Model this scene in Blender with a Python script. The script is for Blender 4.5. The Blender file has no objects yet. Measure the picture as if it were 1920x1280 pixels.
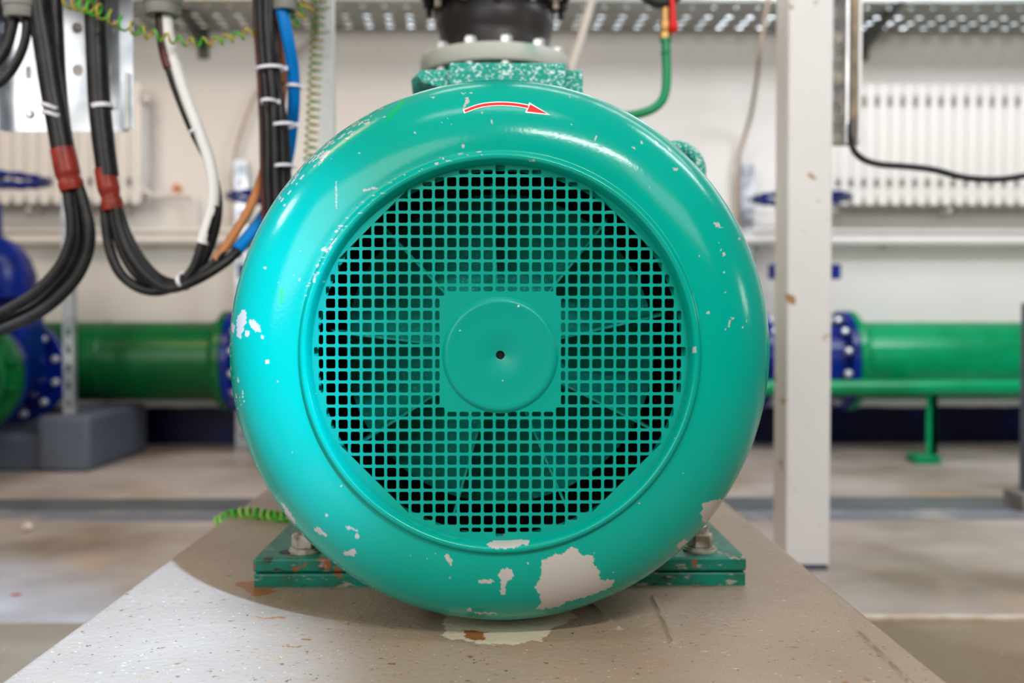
import bpy, bmesh, math, random
import numpy as np
from mathutils import Vector, Matrix, Euler, geometry
PI = math.pi
random.seed(7)
SC = bpy.context.scene
COL = SC.collection

# ------------------------------------------------------------------ camera
F = 1867.0                                   # focal length in pixels of a 1920 px wide frame
HC = 0.553                                   # camera height
cam_d = bpy.data.cameras.new('camera'); cam = bpy.data.objects.new('camera', cam_d); COL.objects.link(cam)
cam_d.sensor_width = 36.0; cam_d.lens = 36.0 * F / 1920.0
cam.location = (0, 0, HC)
cam.rotation_euler = (PI/2 - math.atan(42/F), 0, -math.atan(22/F))
cam_d.clip_start = 0.05; cam_d.clip_end = 60
cam_d.dof.use_dof = True; cam_d.dof.focus_distance = 0.955; cam_d.dof.aperture_fstop = 3.6
SC.camera = cam

# ------------------------------------------------------------------ view, world
SC.view_settings.view_transform = 'Standard'; SC.view_settings.look = 'None'
SC.view_settings.gamma = 1.0; SC.view_settings.exposure = 0.17
SC.view_settings.use_curve_mapping = False
W = bpy.data.worlds.new('sky'); SC.world = W; W.use_nodes = True
bg = W.node_tree.nodes['Background']; bg.inputs[0].default_value = (0.80, 0.93, 1.0, 1); bg.inputs[1].default_value = 2.2

# ------------------------------------------------------------------ lights
def aim(o, target):
    d = Vector(target) - Vector(o.location)
    o.rotation_euler = d.to_track_quat('-Z', 'Y').to_euler()
def area(name, loc, target, sx, sy, power, color):
    l = bpy.data.lights.new(name, 'AREA'); l.shape = 'RECTANGLE'; l.size = sx; l.size_y = sy
    l.energy = power; l.color = color
    o = bpy.data.objects.new(name, l); COL.objects.link(o); o.location = loc; aim(o, target); return o
def spot(name, loc, target, deg, blend, power, color, rad):
    l = bpy.data.lights.new(name, 'SPOT'); l.spot_size = math.radians(deg); l.spot_blend = blend
    l.energy = power; l.color = color; l.shadow_soft_size = rad
    o = bpy.data.objects.new(name, l); COL.objects.link(o); o.location = loc; aim(o, target); return o
spot('daylight_shaft', (0.67, -0.82, 2.12), (-0.90, 0.89, 0.24), 30, 0.5, 1500, (0.36, 0.61, 1.0), 0.025)
area('ceiling_tube', (0.62, -0.62, 1.98), (0.15, 1.0, 0.6), 0.9, 0.035, 27, (1.0, 0.985, 0.96))
area('front_fill_light', (-2.0, -2.5, 2.0), (-0.1, 1.4, 0.6), 3.2, 2.2, 100, (1.0, 0.96, 0.89))  # unseen broad fill, added to brighten the front of the motor
area('rear_fill_light', (2.6, -2.4, 2.6), (1.6, 3.6, 1.1), 2.0, 1.2, 26, (1.0, 0.98, 0.96))  # fill added behind the camera for column and wall, no window there
area('ceiling_lamp', (-0.1, 0.1, 3.1), (0.0, 1.0, 0.4), 1.5, 0.25, 10, (0.95, 0.98, 1.0))
area('overhead_light', (1.1, 2.8, 3.15), (1.0, 4.2, 0.9), 3.6, 0.7, 32, (0.98, 0.98, 1.0))
area('right_wall_wash', (2.2, 1.9, 2.8), (1.5, 4.4, 1.0), 1.4, 0.6, 48, (0.86, 0.93, 1.0))  # added wash, brightens and cools the right of the back wall
area('left_wall_wash', (-1.9, 2.0, 2.9), (-1.2, 4.3, 1.0), 1.0, 0.6, 20, (1.0, 0.68, 0.40))  # added wash, warms the left of the back wall
area('left_window_light', (-2.3, 1.08, 1.95), (-0.2, 0.97, 0.65), 0.36, 0.30, 10, (0.9, 0.96, 1.0))
area('right_window_light', (2.4, 0.72, 1.0), (0.23, 0.97, 0.6), 0.24, 0.30, 2.6, (1.0, 0.97, 0.9))

# ------------------------------------------------------------------ helpers
CM = Euler(cam.rotation_euler, 'XYZ').to_matrix()
def P(px, py, Y):
    d = CM @ Vector((px - 960.0, 640.0 - py, -F))
    return Vector((d.x*Y/d.y, Y, HC + d.z*Y/d.y))
def X(px, Y): return P(px, 640, Y).x
def Z(py, Y): return P(960, py, Y).z

def mat(name, rgb, rough=0.5, metal=0.0, rgb2=None, scale=6.0, bump=0.0, bscale=60.0, detail=4.0, lo=0.4, hi=0.6, coat=0.0, spec=0.28):
    m = bpy.data.materials.new(name); m.use_nodes = True
    nt = m.node_tree; n = nt.nodes; b = n['Principled BSDF']
    b.inputs['Base Color'].default_value = (*rgb, 1); b.inputs['Roughness'].default_value = rough
    b.inputs['Metallic'].default_value = metal; b.inputs['Coat Weight'].default_value = coat
    b.inputs['Coat Roughness'].default_value = 0.1
    if spec is not None: b.inputs['Specular IOR Level'].default_value = spec
    tc = n.new('ShaderNodeTexCoord')
    if rgb2 is None: rgb2 = tuple(c*0.85 for c in rgb)
    no = n.new('ShaderNodeTexNoise'); no.inputs['Scale'].default_value = scale; no.inputs['Detail'].default_value = detail
    nt.links.new(tc.outputs['Object'], no.inputs['Vector'])
    cr = n.new('ShaderNodeValToRGB'); cr.color_ramp.elements[0].position = lo; cr.color_ramp.elements[1].position = hi
    cr.color_ramp.elements[0].color = (*rgb, 1); cr.color_ramp.elements[1].color = (*rgb2, 1)
    nt.links.new(no.outputs[0], cr.inputs[0]); nt.links.new(cr.outputs[0], b.inputs['Base Color'])
    m['out'] = cr.name
    if bump:
        nb = n.new('ShaderNodeTexNoise'); nb.inputs['Scale'].default_value = bscale; nb.inputs['Detail'].default_value = 3
        nt.links.new(tc.outputs['Object'], nb.inputs['Vector'])
        bp = n.new('ShaderNodeBump'); bp.inputs['Strength'].default_value = bump; bp.inputs['Distance'].default_value = 0.002
        nt.links.new(nb.outputs[0], bp.inputs['Height']); nt.links.new(bp.outputs[0], b.inputs['Normal'])
    return m
def cur_out(m):
    b = m.node_tree.nodes['Principled BSDF']
    return b.inputs['Base Color'].links[0].from_socket
def overlay(m, fac_socket, rgb):
    nt = m.node_tree; mx = nt.nodes.new('ShaderNodeMix'); mx.data_type = 'RGBA'
    src = cur_out(m)
    nt.links.new(fac_socket, mx.inputs[0]); nt.links.new(src, mx.inputs[6]); mx.inputs[7].default_value = (*rgb, 1)
    nt.links.new(mx.outputs[2], nt.nodes['Principled BSDF'].inputs['Base Color'])
def speck(m, scale, thr, rgb, width=0.02, detail=2.0, stretch=(1, 1, 1), rough=0.5):
    nt = m.node_tree; tc = nt.nodes.new('ShaderNodeTexCoord'); mp = nt.nodes.new('ShaderNodeMapping')
    mp.inputs['Scale'].default_value = stretch; mp.inputs['Location'].default_value = (random.random()*9, random.random()*9, random.random()*9)
    no = nt.nodes.new('ShaderNodeTexNoise'); no.inputs['Scale'].default_value = scale; no.inputs['Detail'].default_value = detail
    no.inputs['Roughness'].default_value = rough
    mr = nt.nodes.new('ShaderNodeMapRange'); mr.inputs[1].default_value = thr; mr.inputs[2].default_value = thr + width
    nt.links.new(tc.outputs['Object'], mp.inputs[0]); nt.links.new(mp.outputs[0], no.inputs['Vector'])
    nt.links.new(no.outputs[0], mr.inputs[0]); overlay(m, mr.outputs[0], rgb)
def attr_overlay(m, name, rgb):
    a = m.node_tree.nodes.new('ShaderNodeAttribute'); a.attribute_name = name
    overlay(m, a.outputs['Fac'], rgb)

class B:
    def __init__(s): s.v = []; s.f = []; s.mi = []
    def add(s, vs, fs, mi=0):
        o = len(s.v); s.v += [tuple(v) for v in vs]
        for f in fs: s.f.append(tuple(i+o for i in f)); s.mi.append(mi)
        return s
    def box(s, x0, x1, y0, y1, z0, z1, mi=0):
        vs = [(x, y, z) for x in (x0, x1) for y in (y0, y1) for z in (z0, z1)]
        return s.add(vs, [(0,1,3,2),(4,6,7,5),(0,4,5,1),(2,3,7,6),(0,2,6,4),(1,5,7,3)], mi)
    def obox(s, c, u, v, w, hu, hv, hw, mi=0):
        c = Vector(c); u = Vector(u).normalized(); v = Vector(v).normalized(); w = Vector(w).normalized()
        vs = [c + u*a*hu + v*b*hv + w*d*hw for a in (-1,1) for b in (-1,1) for d in (-1,1)]
        return s.add(vs, [(0,1,3,2),(4,6,7,5),(0,4,5,1),(2,3,7,6),(0,2,6,4),(1,5,7,3)], mi)
    def lathe(s, c, axis, prof, n=32, mi=0, cap=True, phase=0.0):
        c = Vector(c); a = Vector(axis).normalized()
        u = a.orthogonal().normalized(); w = a.cross(u)
        if abs(a.z) < 0.9: u = a.cross(Vector((0,0,1))).normalized(); w = a.cross(u)
        vs = []; fs = []
        for (r, h) in prof:
            for k in range(n):
                t = 2*PI*k/n + phase
                vs.append(c + a*h + (u*math.cos(t) + w*math.sin(t))*r)
        for i in range(len(prof)-1):
            for k in range(n):
                k2 = (k+1) % n
                fs.append((i*n+k, i*n+k2, (i+1)*n+k2, (i+1)*n+k))
        if cap:
            if prof[0][0] > 1e-6: fs.append(tuple(range(n-1, -1, -1)))
            if prof[-1][0] > 1e-6: fs.append(tuple((len(prof)-1)*n + k for k in range(n)))
        return s.add(vs, fs, mi)
    def cyl(s, p0, p1, r, n=20, mi=0, r2=None, phase=0.0):
        p0 = Vector(p0); p1 = Vector(p1); L = (p1-p0).length
        return s.lathe(p0, p1-p0, [(r, 0), (r if r2 is None else r2, L)], n, mi, True, phase)
    def tube(s, pts, r, n=14, mi=0, closed=False, mi2=None):
        pts = [Vector(p) for p in pts]; N = len(pts)
        rs = r if isinstance(r, (list, tuple)) else [r]*N
        T = []
        for i in range(N):
            if closed: t = pts[(i+1) % N] - pts[i-1]
            else: t = pts[min(i+1, N-1)] - pts[max(i-1, 0)]
            T.append(t.normalized() if t.length > 1e-9 else Vector((0,0,1)))
        u = T[0].orthogonal().normalized(); vs = []; fs = []
        for i in range(N):
            u = (u - T[i]*u.dot(T[i])).normalized(); w = T[i].cross(u)
            for k in range(n):
                t = 2*PI*k/n; vs.append(pts[i] + (u*math.cos(t) + w*math.sin(t))*rs[i])
        o = len(s.v); s.v += [tuple(v) for v in vs]
        M = N if closed else N-1
        for i in range(M):
            j = (i+1) % N
            for k in range(n):
                k2 = (k+1) % n
                s.f.append((o+i*n+k, o+i*n+k2, o+j*n+k2, o+j*n+k))
                s.mi.append(mi if (mi2 is None or k < n/2) else mi2)
        if not closed:
            s.f.append(tuple(o+k for k in range(n-1, -1, -1))); s.mi.append(mi)
            s.f.append(tuple(o+(N-1)*n+k for k in range(n))); s.mi.append(mi)
        return s
    def prism(s, poly, d, mi=0):
        """poly: 3D points of a flat outline, d: extrusion vector"""
        n = len(poly); d = Vector(d)
        vs = [Vector(p) for p in poly] + [Vector(p)+d for p in poly]
        fs = [tuple(range(n)), tuple(range(2*n-1, n-1, -1))] + [(i, (i+1) % n + 0 if False else (i+1) % n, n+(i+1) % n, n+i) for i in range(n)]
        return s.add(vs, fs, mi)

def obj(name, b, mats, parent=None, smooth=True, bevel=0.0, seg=2, angle=35, solid=0.0):
    me = bpy.data.meshes.new(name)
    L = Vector(parent['_o']) if parent is not None else Vector((0, 0, 0))
    me.from_pydata([(x-L.x, y-L.y, z-L.z) for x, y, z in b.v], [], b.f)
    if not isinstance(mats, (list, tuple)): mats = [mats]
    for m in mats: me.materials.append(m)
    for p, i in zip(me.polygons, b.mi): p.material_index = i
    bm = bmesh.new(); bm.from_mesh(me); bmesh.ops.recalc_face_normals(bm, faces=bm.faces); bm.to_mesh(me); bm.free()
    o = bpy.data.objects.new(name, me); COL.objects.link(o)
    if parent is not None: o.parent = parent
    o['_o'] = tuple(L)
    if solid:
        sm = o.modifiers.new('thickness', 'SOLIDIFY'); sm.thickness = solid; sm.offset = 0
    if bevel:
        bv = o.modifiers.new('bevel', 'BEVEL'); bv.width = bevel; bv.segments = seg; bv.limit_method = 'ANGLE'; bv.angle_limit = math.radians(40)
    if smooth:
        me.polygons.foreach_set('use_smooth', [True]*len(me.polygons))
        me.set_sharp_from_angle(angle=math.radians(angle))
    return o
def thing(name, label, cat, loc, group=None):
    o = bpy.data.objects.new(name, None); COL.objects.link(o); o.location = loc; o.empty_display_size = 0.05
    o['_o'] = tuple(loc); o['label'] = label; o['category'] = cat
    if group: o['group'] = group
    return o
def tag(o, label, cat, group=None):
    o['label'] = label; o['category'] = cat
    if group: o['group'] = group
    return o
def struct(o): o['kind'] = 'structure'; return o
def smooth_path(pts, step=6):
    pts = [Vector(p) for p in pts]; out = []
    for i in range(len(pts)-1):
        p0 = pts[max(i-1, 0)]; p1 = pts[i]; p2 = pts[i+1]; p3 = pts[min(i+2, len(pts)-1)]
        for k in range(step):
            t = k/step
            out.append(0.5*((2*p1) + (p2-p0)*t + (2*p0-5*p1+4*p2-p3)*t*t + (3*p1-p0-3*p2+p3)*t**3))
    out.append(pts[-1]); return out
def pix(pts, Y=None):
    return [P(p[0], p[1], p[2] if len(p) > 2 else Y) for p in pts]
def helix(path, R, turns, per=14):
    path = smooth_path(path, 12); L = [0]
    for i in range(1, len(path)): L.append(L[-1] + (path[i]-path[i-1]).length)
    N = int(turns*per); out = []; j = 0
    for k in range(N+1):
        s = L[-1]*k/N
        while j < len(path)-2 and L[j+1] < s: j += 1
        q = (s-L[j])/max(L[j+1]-L[j], 1e-9); c = path[j].lerp(path[j+1], min(q, 1))
        t = (path[j+1]-path[j]).normalized(); u = t.cross(Vector((0, 1, 0))).normalized(); w = t.cross(u)
        a = 2*PI*k/per; r = R(k/N) if callable(R) else R
        out.append(c + (u*math.cos(a) + w*math.sin(a))*r)
    return out
def ring_tie(b, c, axis, rx, w=0.0022, t=0.0009, rd=None):
    """flat strap round a bundle: c centre, axis = bundle direction, rx half width, rd half depth"""
    rd = rx if rd is None else rd
    a = Vector(axis).normalized(); u = a.cross(Vector((0, 1, 0))).normalized(); v = a.cross(u); n = 28; vs = []; fs = []
    for k in range(n):
        q = 2*PI*k/n
        for (rr, h) in ((0, -w), (0, w), (t, w), (t, -w)):
            vs.append(Vector(c) + a*h + u*math.cos(q)*(rx+rr) + v*math.sin(q)*(rd+rr))
    for k in range(n):
        k2 = (k+1) % n
        for m in range(4): fs.append((k*4+m, k*4+(m+1) % 4, k2*4+(m+1) % 4, k2*4+m))
    b.add(vs, fs)
    b.obox(Vector(c) + u*(rx+0.002) - v*rd*0.3 , a, u, v, w*1.4, 0.003, 0.003)

# ------------------------------------------------------------------ materials
TEAL = (0.0, 0.325, 0.255)
def teal_paint(name, rough=0.16, k=1.0):
    return mat(name, tuple(c*k for c in TEAL), rough, 0, tuple(c*k*0.93 for c in TEAL), 5, 0.05, 260, coat=0.0, spec=0.24)
M_cowl = teal_paint('teal gloss paint with chips')
attr_overlay(M_cowl, 'green', (0.0, 0.38, 0.12))
attr_overlay(M_cowl, 'chip', (0.44, 0.42, 0.395))
M_teal = teal_paint('teal paint')
M_grille = teal_paint('teal paint on the guard', 0.32, 0.95); speck(M_grille, 90, 0.765, (0.6, 0.6, 0.57))
M_fan = teal_paint('dusty teal fan', 0.6, 1.25); speck(M_fan, 350, 0.56, (0.16, 0.42, 0.37), 0.2)
M_box = teal_paint('chipped teal casting', 0.35); speck(M_box, 230, 0.545, (0.66, 0.78, 0.78), 0.04, 5, (1, 1, 1.3), 0.7)
M_foot = mat('grimy green foot paint', (0.004, 0.19, 0.135), 0.4, 0, (0.012, 0.12, 0.07), 30, 0.2, 90)
speck(M_foot, 26, 0.60, (0.03, 0.03, 0.03), 0.03, 6, (1, 1, 3), 0.65)
speck(M_foot, 40, 0.585, (0.30, 0.27, 0.22), 0.02, 6, (1, 1, 3), 0.65); speck(M_foot, 45, 0.64, (0.28, 0.09, 0.03), 0.03, 5)
M_interior_shade = mat('black for interior shade', (0.004, 0.006, 0.006), 0.8)  # black put in for the shade inside cowl and hub hole
M_darkteal = mat('dark fin paint', (0.0, 0.12, 0.10), 0.5)
M_red = mat('red sticker', (0.85, 0.01, 0.01), 0.35, 0, (0.8, 0.01, 0.01))
M_white = mat('white sticker', (0.85, 0.87, 0.87), 0.35, 0, (0.85, 0.87, 0.87))
M_steel = mat('zinc plated steel', (0.55, 0.55, 0.56), 0.32, 0.9, (0.38, 0.38, 0.40), 9, 0.1, 40)
M_galv = mat('galvanised sheet', (0.62, 0.65, 0.70), 0.28, 0.75, (0.20, 0.23, 0.28), 7, 0.08, 30, lo=0.35, hi=0.65)
M_galvw = mat('pale galvanised rail', (0.85, 0.85, 0.86), 0.45, 0.1, (0.78, 0.78, 0.79), 8)
M_rustbolt = mat('grubby bolt steel', (0.50, 0.46, 0.40), 0.42, 0.3, (0.20, 0.15, 0.10), 60, 0.3, 120)
M_boltw = mat('bright bolt', (0.8, 0.82, 0.82), 0.35, 0.5, (0.7, 0.72, 0.72))
M_rubber = mat('black cable rubber', (0.010, 0.010, 0.012), 0.38, 0, (0.020, 0.018, 0.018), 30, 0.1, 90)
M_brown = mat('brown cable rubber', (0.10, 0.02, 0.014), 0.35, 0, (0.03, 0.01, 0.01), 22)
M_shrink = mat('red brown heat shrink', (0.30, 0.035, 0.02), 0.38, 0, (0.20, 0.02, 0.012), 40, 0.3, 80)
M_cwhite = mat('white cable jacket', (0.80, 0.78, 0.76), 0.4, 0, (0.76, 0.74, 0.72))
M_cblue = mat('blue sleeve', (0.0, 0.22, 0.66), 0.35, 0, (0.0, 0.19, 0.6))
M_corange = mat('tan sleeve', (0.50, 0.20, 0.07), 0.4, 0, (0.44, 0.16, 0.05))
M_tie = mat('white nylon tie', (0.72, 0.70, 0.78), 0.35, 0, (0.7, 0.68, 0.75))
M_green = mat('earth wire green', (0.06, 0.42, 0.03), 0.4, 0, (0.05, 0.36, 0.025))
M_yellow = mat('earth wire yellow', (0.50, 0.34, 0.03), 0.4, 0, (0.42, 0.28, 0.03))
M_gland = mat('grey plastic', (0.25, 0.245, 0.23), 0.5, 0, (0.22, 0.215, 0.2))
M_pipe_shaded = mat('green pipe paint darkened as shaded', (0.0, 0.12, 0.028), 0.28, 0, (0.0, 0.08, 0.018), 5, 0.1, 50)  # shade of the left side put into the green, same paint as below
M_pipe_lit = mat('green pipe paint as lit', (0.0, 0.30, 0.12), 0.22, 0, (0.0, 0.23, 0.08), 5, 0.1, 50)  # lit copy of the same green pipe paint
M_blue = mat('blue valve enamel', (0.0, 0.018, 0.25), 0.25, 0, (0.0, 0.012, 0.15), 8, 0.2, 40)
M_navy = mat('navy skirting paint', (0.0, 0.001, 0.032), 0.45, 0, (0.0, 0.004, 0.09), 6, 0.3, 25, lo=0.5, hi=0.75)
M_black = mat('black joint rubber', (0.02, 0.019, 0.021), 0.38, 0, (0.035, 0.03, 0.03), 8, 0.2, 60)
speck(M_black, 16, 0.68, (0.62, 0.55, 0.48), 0.03, 5)
M_blackmetal = mat('black flange metal', (0.015, 0.015, 0.016), 0.5)
M_flange = mat('worn flange paint', (0.50, 0.52, 0.47), 0.5, 0, (0.05, 0.35, 0.25), 9, 0.2, 50, lo=0.55, hi=0.7)
M_wall = mat('painted plaster', (0.80, 0.775, 0.745), 0.6, 0, (0.77, 0.74, 0.70), 1.2, 0.15, 30)
M_ceil = mat('ceiling paint', (0.42, 0.41, 0.39), 0.8)
M_wallf = mat('dim grey plaster', (0.22, 0.20, 0.18), 0.8)
M_rad = mat('radiator enamel', (0.80, 0.765, 0.73), 0.35, 0, (0.79, 0.755, 0.72))
M_column = mat('white column paint', (0.80, 0.785, 0.78), 0.4, 0, (0.77, 0.755, 0.75), 5, 0.1, 40)
speck(M_column, 22, 0.66, (0.42, 0.22, 0.08), 0.05, 5); speck(M_column, 12, 0.75, (0.15, 0.6, 0.45), 0.03, 2)
M_brass = mat('brass', (0.45, 0.27, 0.10), 0.35, 0.7, (0.35, 0.2, 0.07), 30)
M_redl = mat('red lever', (0.75, 0.01, 0.01), 0.3, 0, (0.7, 0.01, 0.01))
M_block = mat('blue grey block paint', (0.10, 0.12, 0.16), 0.55, 0, (0.085, 0.10, 0.14), 5, 0.3, 30)
M_tray = mat('galvanised tray', (0.36, 0.37, 0.35), 0.42, 0.6, (0.30, 0.31, 0.29), 6)
M_floor = mat('worn concrete floor paint', (0.50, 0.435, 0.405), 0.42, 0, (0.22, 0.17, 0.125), 1.5, 0.15, 40, detail=6, lo=0.42, hi=0.66)
speck(M_floor, 2.2, 0.60, (0.42, 0.30, 0.20), 0.12, 6)
speck(M_floor, 40, 0.74, (0.16, 0.12, 0.10), 0.03, 2)
M_channel = mat('steel channel dark', (0.17, 0.18, 0.20), 0.4, 0.3, (0.13, 0.14, 0.155), 4, 0.1, 20)
M_channel2 = mat('steel channel worn', (0.24, 0.25, 0.30), 0.4, 0.3, (0.42, 0.39, 0.38), 6, 0.1, 20, lo=0.5, hi=0.62)
M_rock = mat('plaster crumb', (0.75, 0.68, 0.60), 0.8, 0, (0.5, 0.4, 0.33), 60)
M_frag = mat('rust flake', (0.35, 0.08, 0.04), 0.7)

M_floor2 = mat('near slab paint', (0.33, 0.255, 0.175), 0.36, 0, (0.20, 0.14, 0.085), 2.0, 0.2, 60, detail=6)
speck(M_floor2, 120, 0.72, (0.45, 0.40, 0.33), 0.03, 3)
# plinth: grey brown floor paint, rust dust, bare patch
M_plinth = mat('plinth floor paint', (0.35, 0.26, 0.195), 0.36, 0, (0.27, 0.195, 0.14), 3.5, 0.35, 130, detail=8, lo=0.40, hi=0.68)
speck(M_plinth, 9, 0.60, (0.36, 0.24, 0.14), 0.14, 8, (1, 1, 1), 0.65)
speck(M_plinth, 230, 0.665, (0.28, 0.12, 0.045), 0.03, 5)
speck(M_plinth, 150, 0.70, (0.07, 0.055, 0.04), 0.02, 3)
speck(M_plinth, 100, 0.68, (0.22, 0.10, 0.04), 0.03, 5)
speck(M_plinth, 28, 0.60, (0.34, 0.19, 0.09), 0.12, 9, (1, 1, 1), 0.75)
speck(M_plinth, 160, 0.70, (0.62, 0.60, 0.55), 0.02, 3, (1, 2, 1))
attr_overlay(M_plinth, 'patch', (0.62, 0.53, 0.40))
attr_overlay(M_plinth, 'rust', (0.30, 0.11, 0.035))

# ------------------------------------------------------------------ room shell
WY = 4.43; XL, XR, YB, ZC = -4.2, 4.6, -3.2, 3.3
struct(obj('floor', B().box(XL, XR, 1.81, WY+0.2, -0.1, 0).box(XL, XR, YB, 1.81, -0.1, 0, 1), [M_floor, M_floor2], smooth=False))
struct(obj('ceiling', B().box(XL, XR, YB, WY+0.2, ZC, ZC+0.1), M_ceil))
struct(obj('wall_left', B().box(XL-0.15, XL, YB, WY+0.2, 0, ZC), M_wallf))
struct(obj('wall_right', B().box(XR, XR+0.15, YB, WY+0.2, 0, ZC), M_wallf))
struct(obj('wall_front', B().box(XL, XR, YB-0.15, YB, 0, ZC), M_wallf))
WX0, WX1, WZ0, WZ1 = -0.72, 3.6, 1.835, 2.75
b = B(); b.box(XL, XR, WY, WY+0.2, 0, WZ0); b.box(XL, XR, WY, WY+0.2, WZ1, ZC)
b.box(XL, WX0, WY, WY+0.2, WZ0, WZ1); b.box(WX1, XR, WY, WY+0.2, WZ0, WZ1)
struct(obj('wall_back', b, M_wall, smooth=False))
wroot = bpy.data.objects.new('window_1', None); COL.objects.link(wroot); wroot.location = (1.4, WY+0.1, WZ0); wroot['_o'] = (1.4, WY+0.1, WZ0); wroot['kind'] = 'structure'
b = B(); b.box(WX0, WX1, WY+0.08, WY+0.14, WZ0, WZ0+0.012); b.box(WX0, WX1, WY+0.08, WY+0.14, WZ1-0.05, WZ1)
for x in (WX0+0.025, 0.35, 1.45, 2.5, WX1-0.025): b.box(x-0.025, x+0.025, WY+0.08, WY+0.14, WZ0+0.012, WZ1-0.05)
obj('window_frame', b, M_rad, wroot, bevel=0.004)
mg = bpy.data.materials.new('window glass'); mg.use_nodes = True; nt = mg.node_tree; nt.nodes.clear()
o_ = nt.nodes.new('ShaderNodeOutputMaterial'); mx = nt.nodes.new('ShaderNodeMixShader'); tr = nt.nodes.new('ShaderNodeBsdfTransparent'); gl = nt.nodes.new('ShaderNodeBsdfGlossy')
gl.inputs['Roughness'].default_value = 0.05; mx.inputs[0].default_value = 0.08
nt.links.new(tr.outputs[0], mx.inputs[1]); nt.links.new(gl.outputs[0], mx.inputs[2]); nt.links.new(mx.outputs[0], o_.inputs[0])
obj('window_pane', B().box(WX0+0.05, WX1-0.05, WY+0.105, WY+0.111, WZ0+0.012, WZ1-0.05), mg, wroot, smooth=False)
# navy skirting with a lumpy upper edge
rr = random.Random(3); n = 120; poly = [(XL, 0), (XR, 0)] + [(XR + (XL-XR)*k/n, 0.160 + rr.uniform(-0.003, 0.003)) for k in range(n+1)]
struct(obj('baseboard_back', B().prism([(x, WY-0.012, z) for x, z in poly], (0, 0.012, 0)), M_navy, smooth=False))
# steel channel across the floor, joint of the slabs
b = B(); b.box(XL, XR, 2.717, 2.852, 0, 0.004, 1); b.box(XL, XR, 2.852, 3.02, 0, 0.009, 0)
struct(obj('trim_1', b, [M_channel, M_channel2], smooth=False))
b = B(); pts = [(0.40 + k*0.1, 1.80 + rr.uniform(-0.004, 0.004) + 0.004*k*0.3) for k in range(38)]
b.prism([(x, y, 0) for x, y in pts] + [(x, y+0.022, 0) for x, y in reversed(pts)], (0, 0, 0.006))
M_joint = mat('pale joint mortar', (0.50, 0.40, 0.30), 0.7, 0, (0.62, 0.54, 0.45), 20)
struct(obj('trim_2', b, M_joint))

# plinth (dense top so that the bare patch and rust have their own outline)
def inpoly(x, y, poly):
    x = np.asarray(x); y = np.asarray(y); r = np.zeros(x.shape, bool); n = len(poly); j = n-1
    for i in range(n):
        xi, yi = poly[i]; xj, yj = poly[j]
        if yi != yj:
            c = ((yi > y) != (yj > y)) & (x < (xj-xi)*(y-yi)/(yj-yi) + xi); r ^= c
        j = i
    return r
def wob(u, v, s, a, seed=0.0):
    return a*(np.sin(u*s+seed)*np.cos(v*s*1.3+2*seed) + 0.6*np.sin(u*s*2.3+1.7+seed)*np.sin(v*s*2.1+0.4) + 0.4*np.sin(u*s*5.1+v*s*4.3+seed))
PX0, PX1, PY0, PY1, PZ = -0.438, 0.393, -0.25, 2.45, 0.24
def grid_obj(name, xs, ys, zf, mats, parent=None):
    nx, ny = len(xs), len(ys); gx, gy = np.meshgrid(xs, ys); co = np.stack([gx, gy, zf(gx, gy)], -1).reshape(-1, 3)
    me = bpy.data.meshes.new(name); idx = np.arange(nx*ny).reshape(ny, nx)
    q = np.stack([idx[:-1,:-1], idx[:-1,1:], idx[1:,1:], idx[1:,:-1]], -1).reshape(-1, 4)
    return me, co, q
xs = np.concatenate([np.linspace(PX0, PX1, 420)]); ys = np.concatenate([[PY0], np.linspace(0.80, 1.75, 560), [PY1]])
gx, gy = np.meshgrid(xs, ys)
edge = wob(gy*1.0, gy*0.7, 37, 0.0018, 1.0)
gxx = gx + np.where(gx <= PX0+1e-4, edge, 0) + np.where(gx >= PX1-1e-4, edge*0.7, 0)
d1 = np.minimum(gx-PX0, PX1-gx); gz = PZ - 0.010*np.clip(1-d1/0.012, 0, 1)**2
# a few small scratches and ridges in the paint
def ridge(ax, ay, bx, by, w, h):
    global gz
    vx, vy = bx-ax, by-ay; L2 = vx*vx+vy*vy; t = np.clip(((gx-ax)*vx+(gy-ay)*vy)/L2, 0, 1)
    dd = np.hypot(gx-(ax+vx*t), gy-(ay+vy*t)); gz = gz + h*np.exp(-(dd/w)**2)
def flo(px, py, h=PZ):
    d = CM @ Vector((px-960.0, 640.0-py, -F)); t = (h-HC)/d.z; return (d.x*t, d.y*t)
ridge(*flo(1105, 1130), *flo(1160, 1178), 0.0025, 0.0035); ridge(*flo(1225, 1120), *flo(1262, 1205), 0.002, 0.0025)
ridge(*flo(1610, 1185), *flo(1705, 1280), 0.0022, 0.003); ridge(*flo(1515, 1050), *flo(1600, 1180), 0.003, -0.001)
nx, ny = len(xs), len(ys)
co = np.stack([gxx, gy, gz], -1).reshape(-1, 3)
idx = np.arange(nx*ny).reshape(ny, nx)
fc = np.stack([idx[:-1,:-1], idx[:-1,1:], idx[1:,1:], idx[1:,:-1]], -1).reshape(-1, 4).tolist()
loop = idx[0,:].tolist() + idx[1:,-1].tolist() + idx[-1,-2::-1].tolist() + idx[-2:0:-1,0].tolist()
base = len(co); low = co[loop].copy(); low[:, 2] = 0; co = np.concatenate([co, low]); n = len(loop)
fc += [(loop[i], base+i, base+(i+1) % n, loop[(i+1) % n]) for i in range(n)]
me = bpy.data.meshes.new('plinth'); me.from_pydata(co.tolist(), [], fc); me.materials.append(M_plinth)
me.polygons.foreach_set('use_smooth', [True]*len(me.polygons)); me.set_sharp_from_angle(angle=math.radians(50))
def setattr_f(me, name, val):
    a = me.attributes.new(name, 'FLOAT', 'POINT'); a.data.foreach_set('value', np.asarray(val, dtype=np.float32).ravel())
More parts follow.
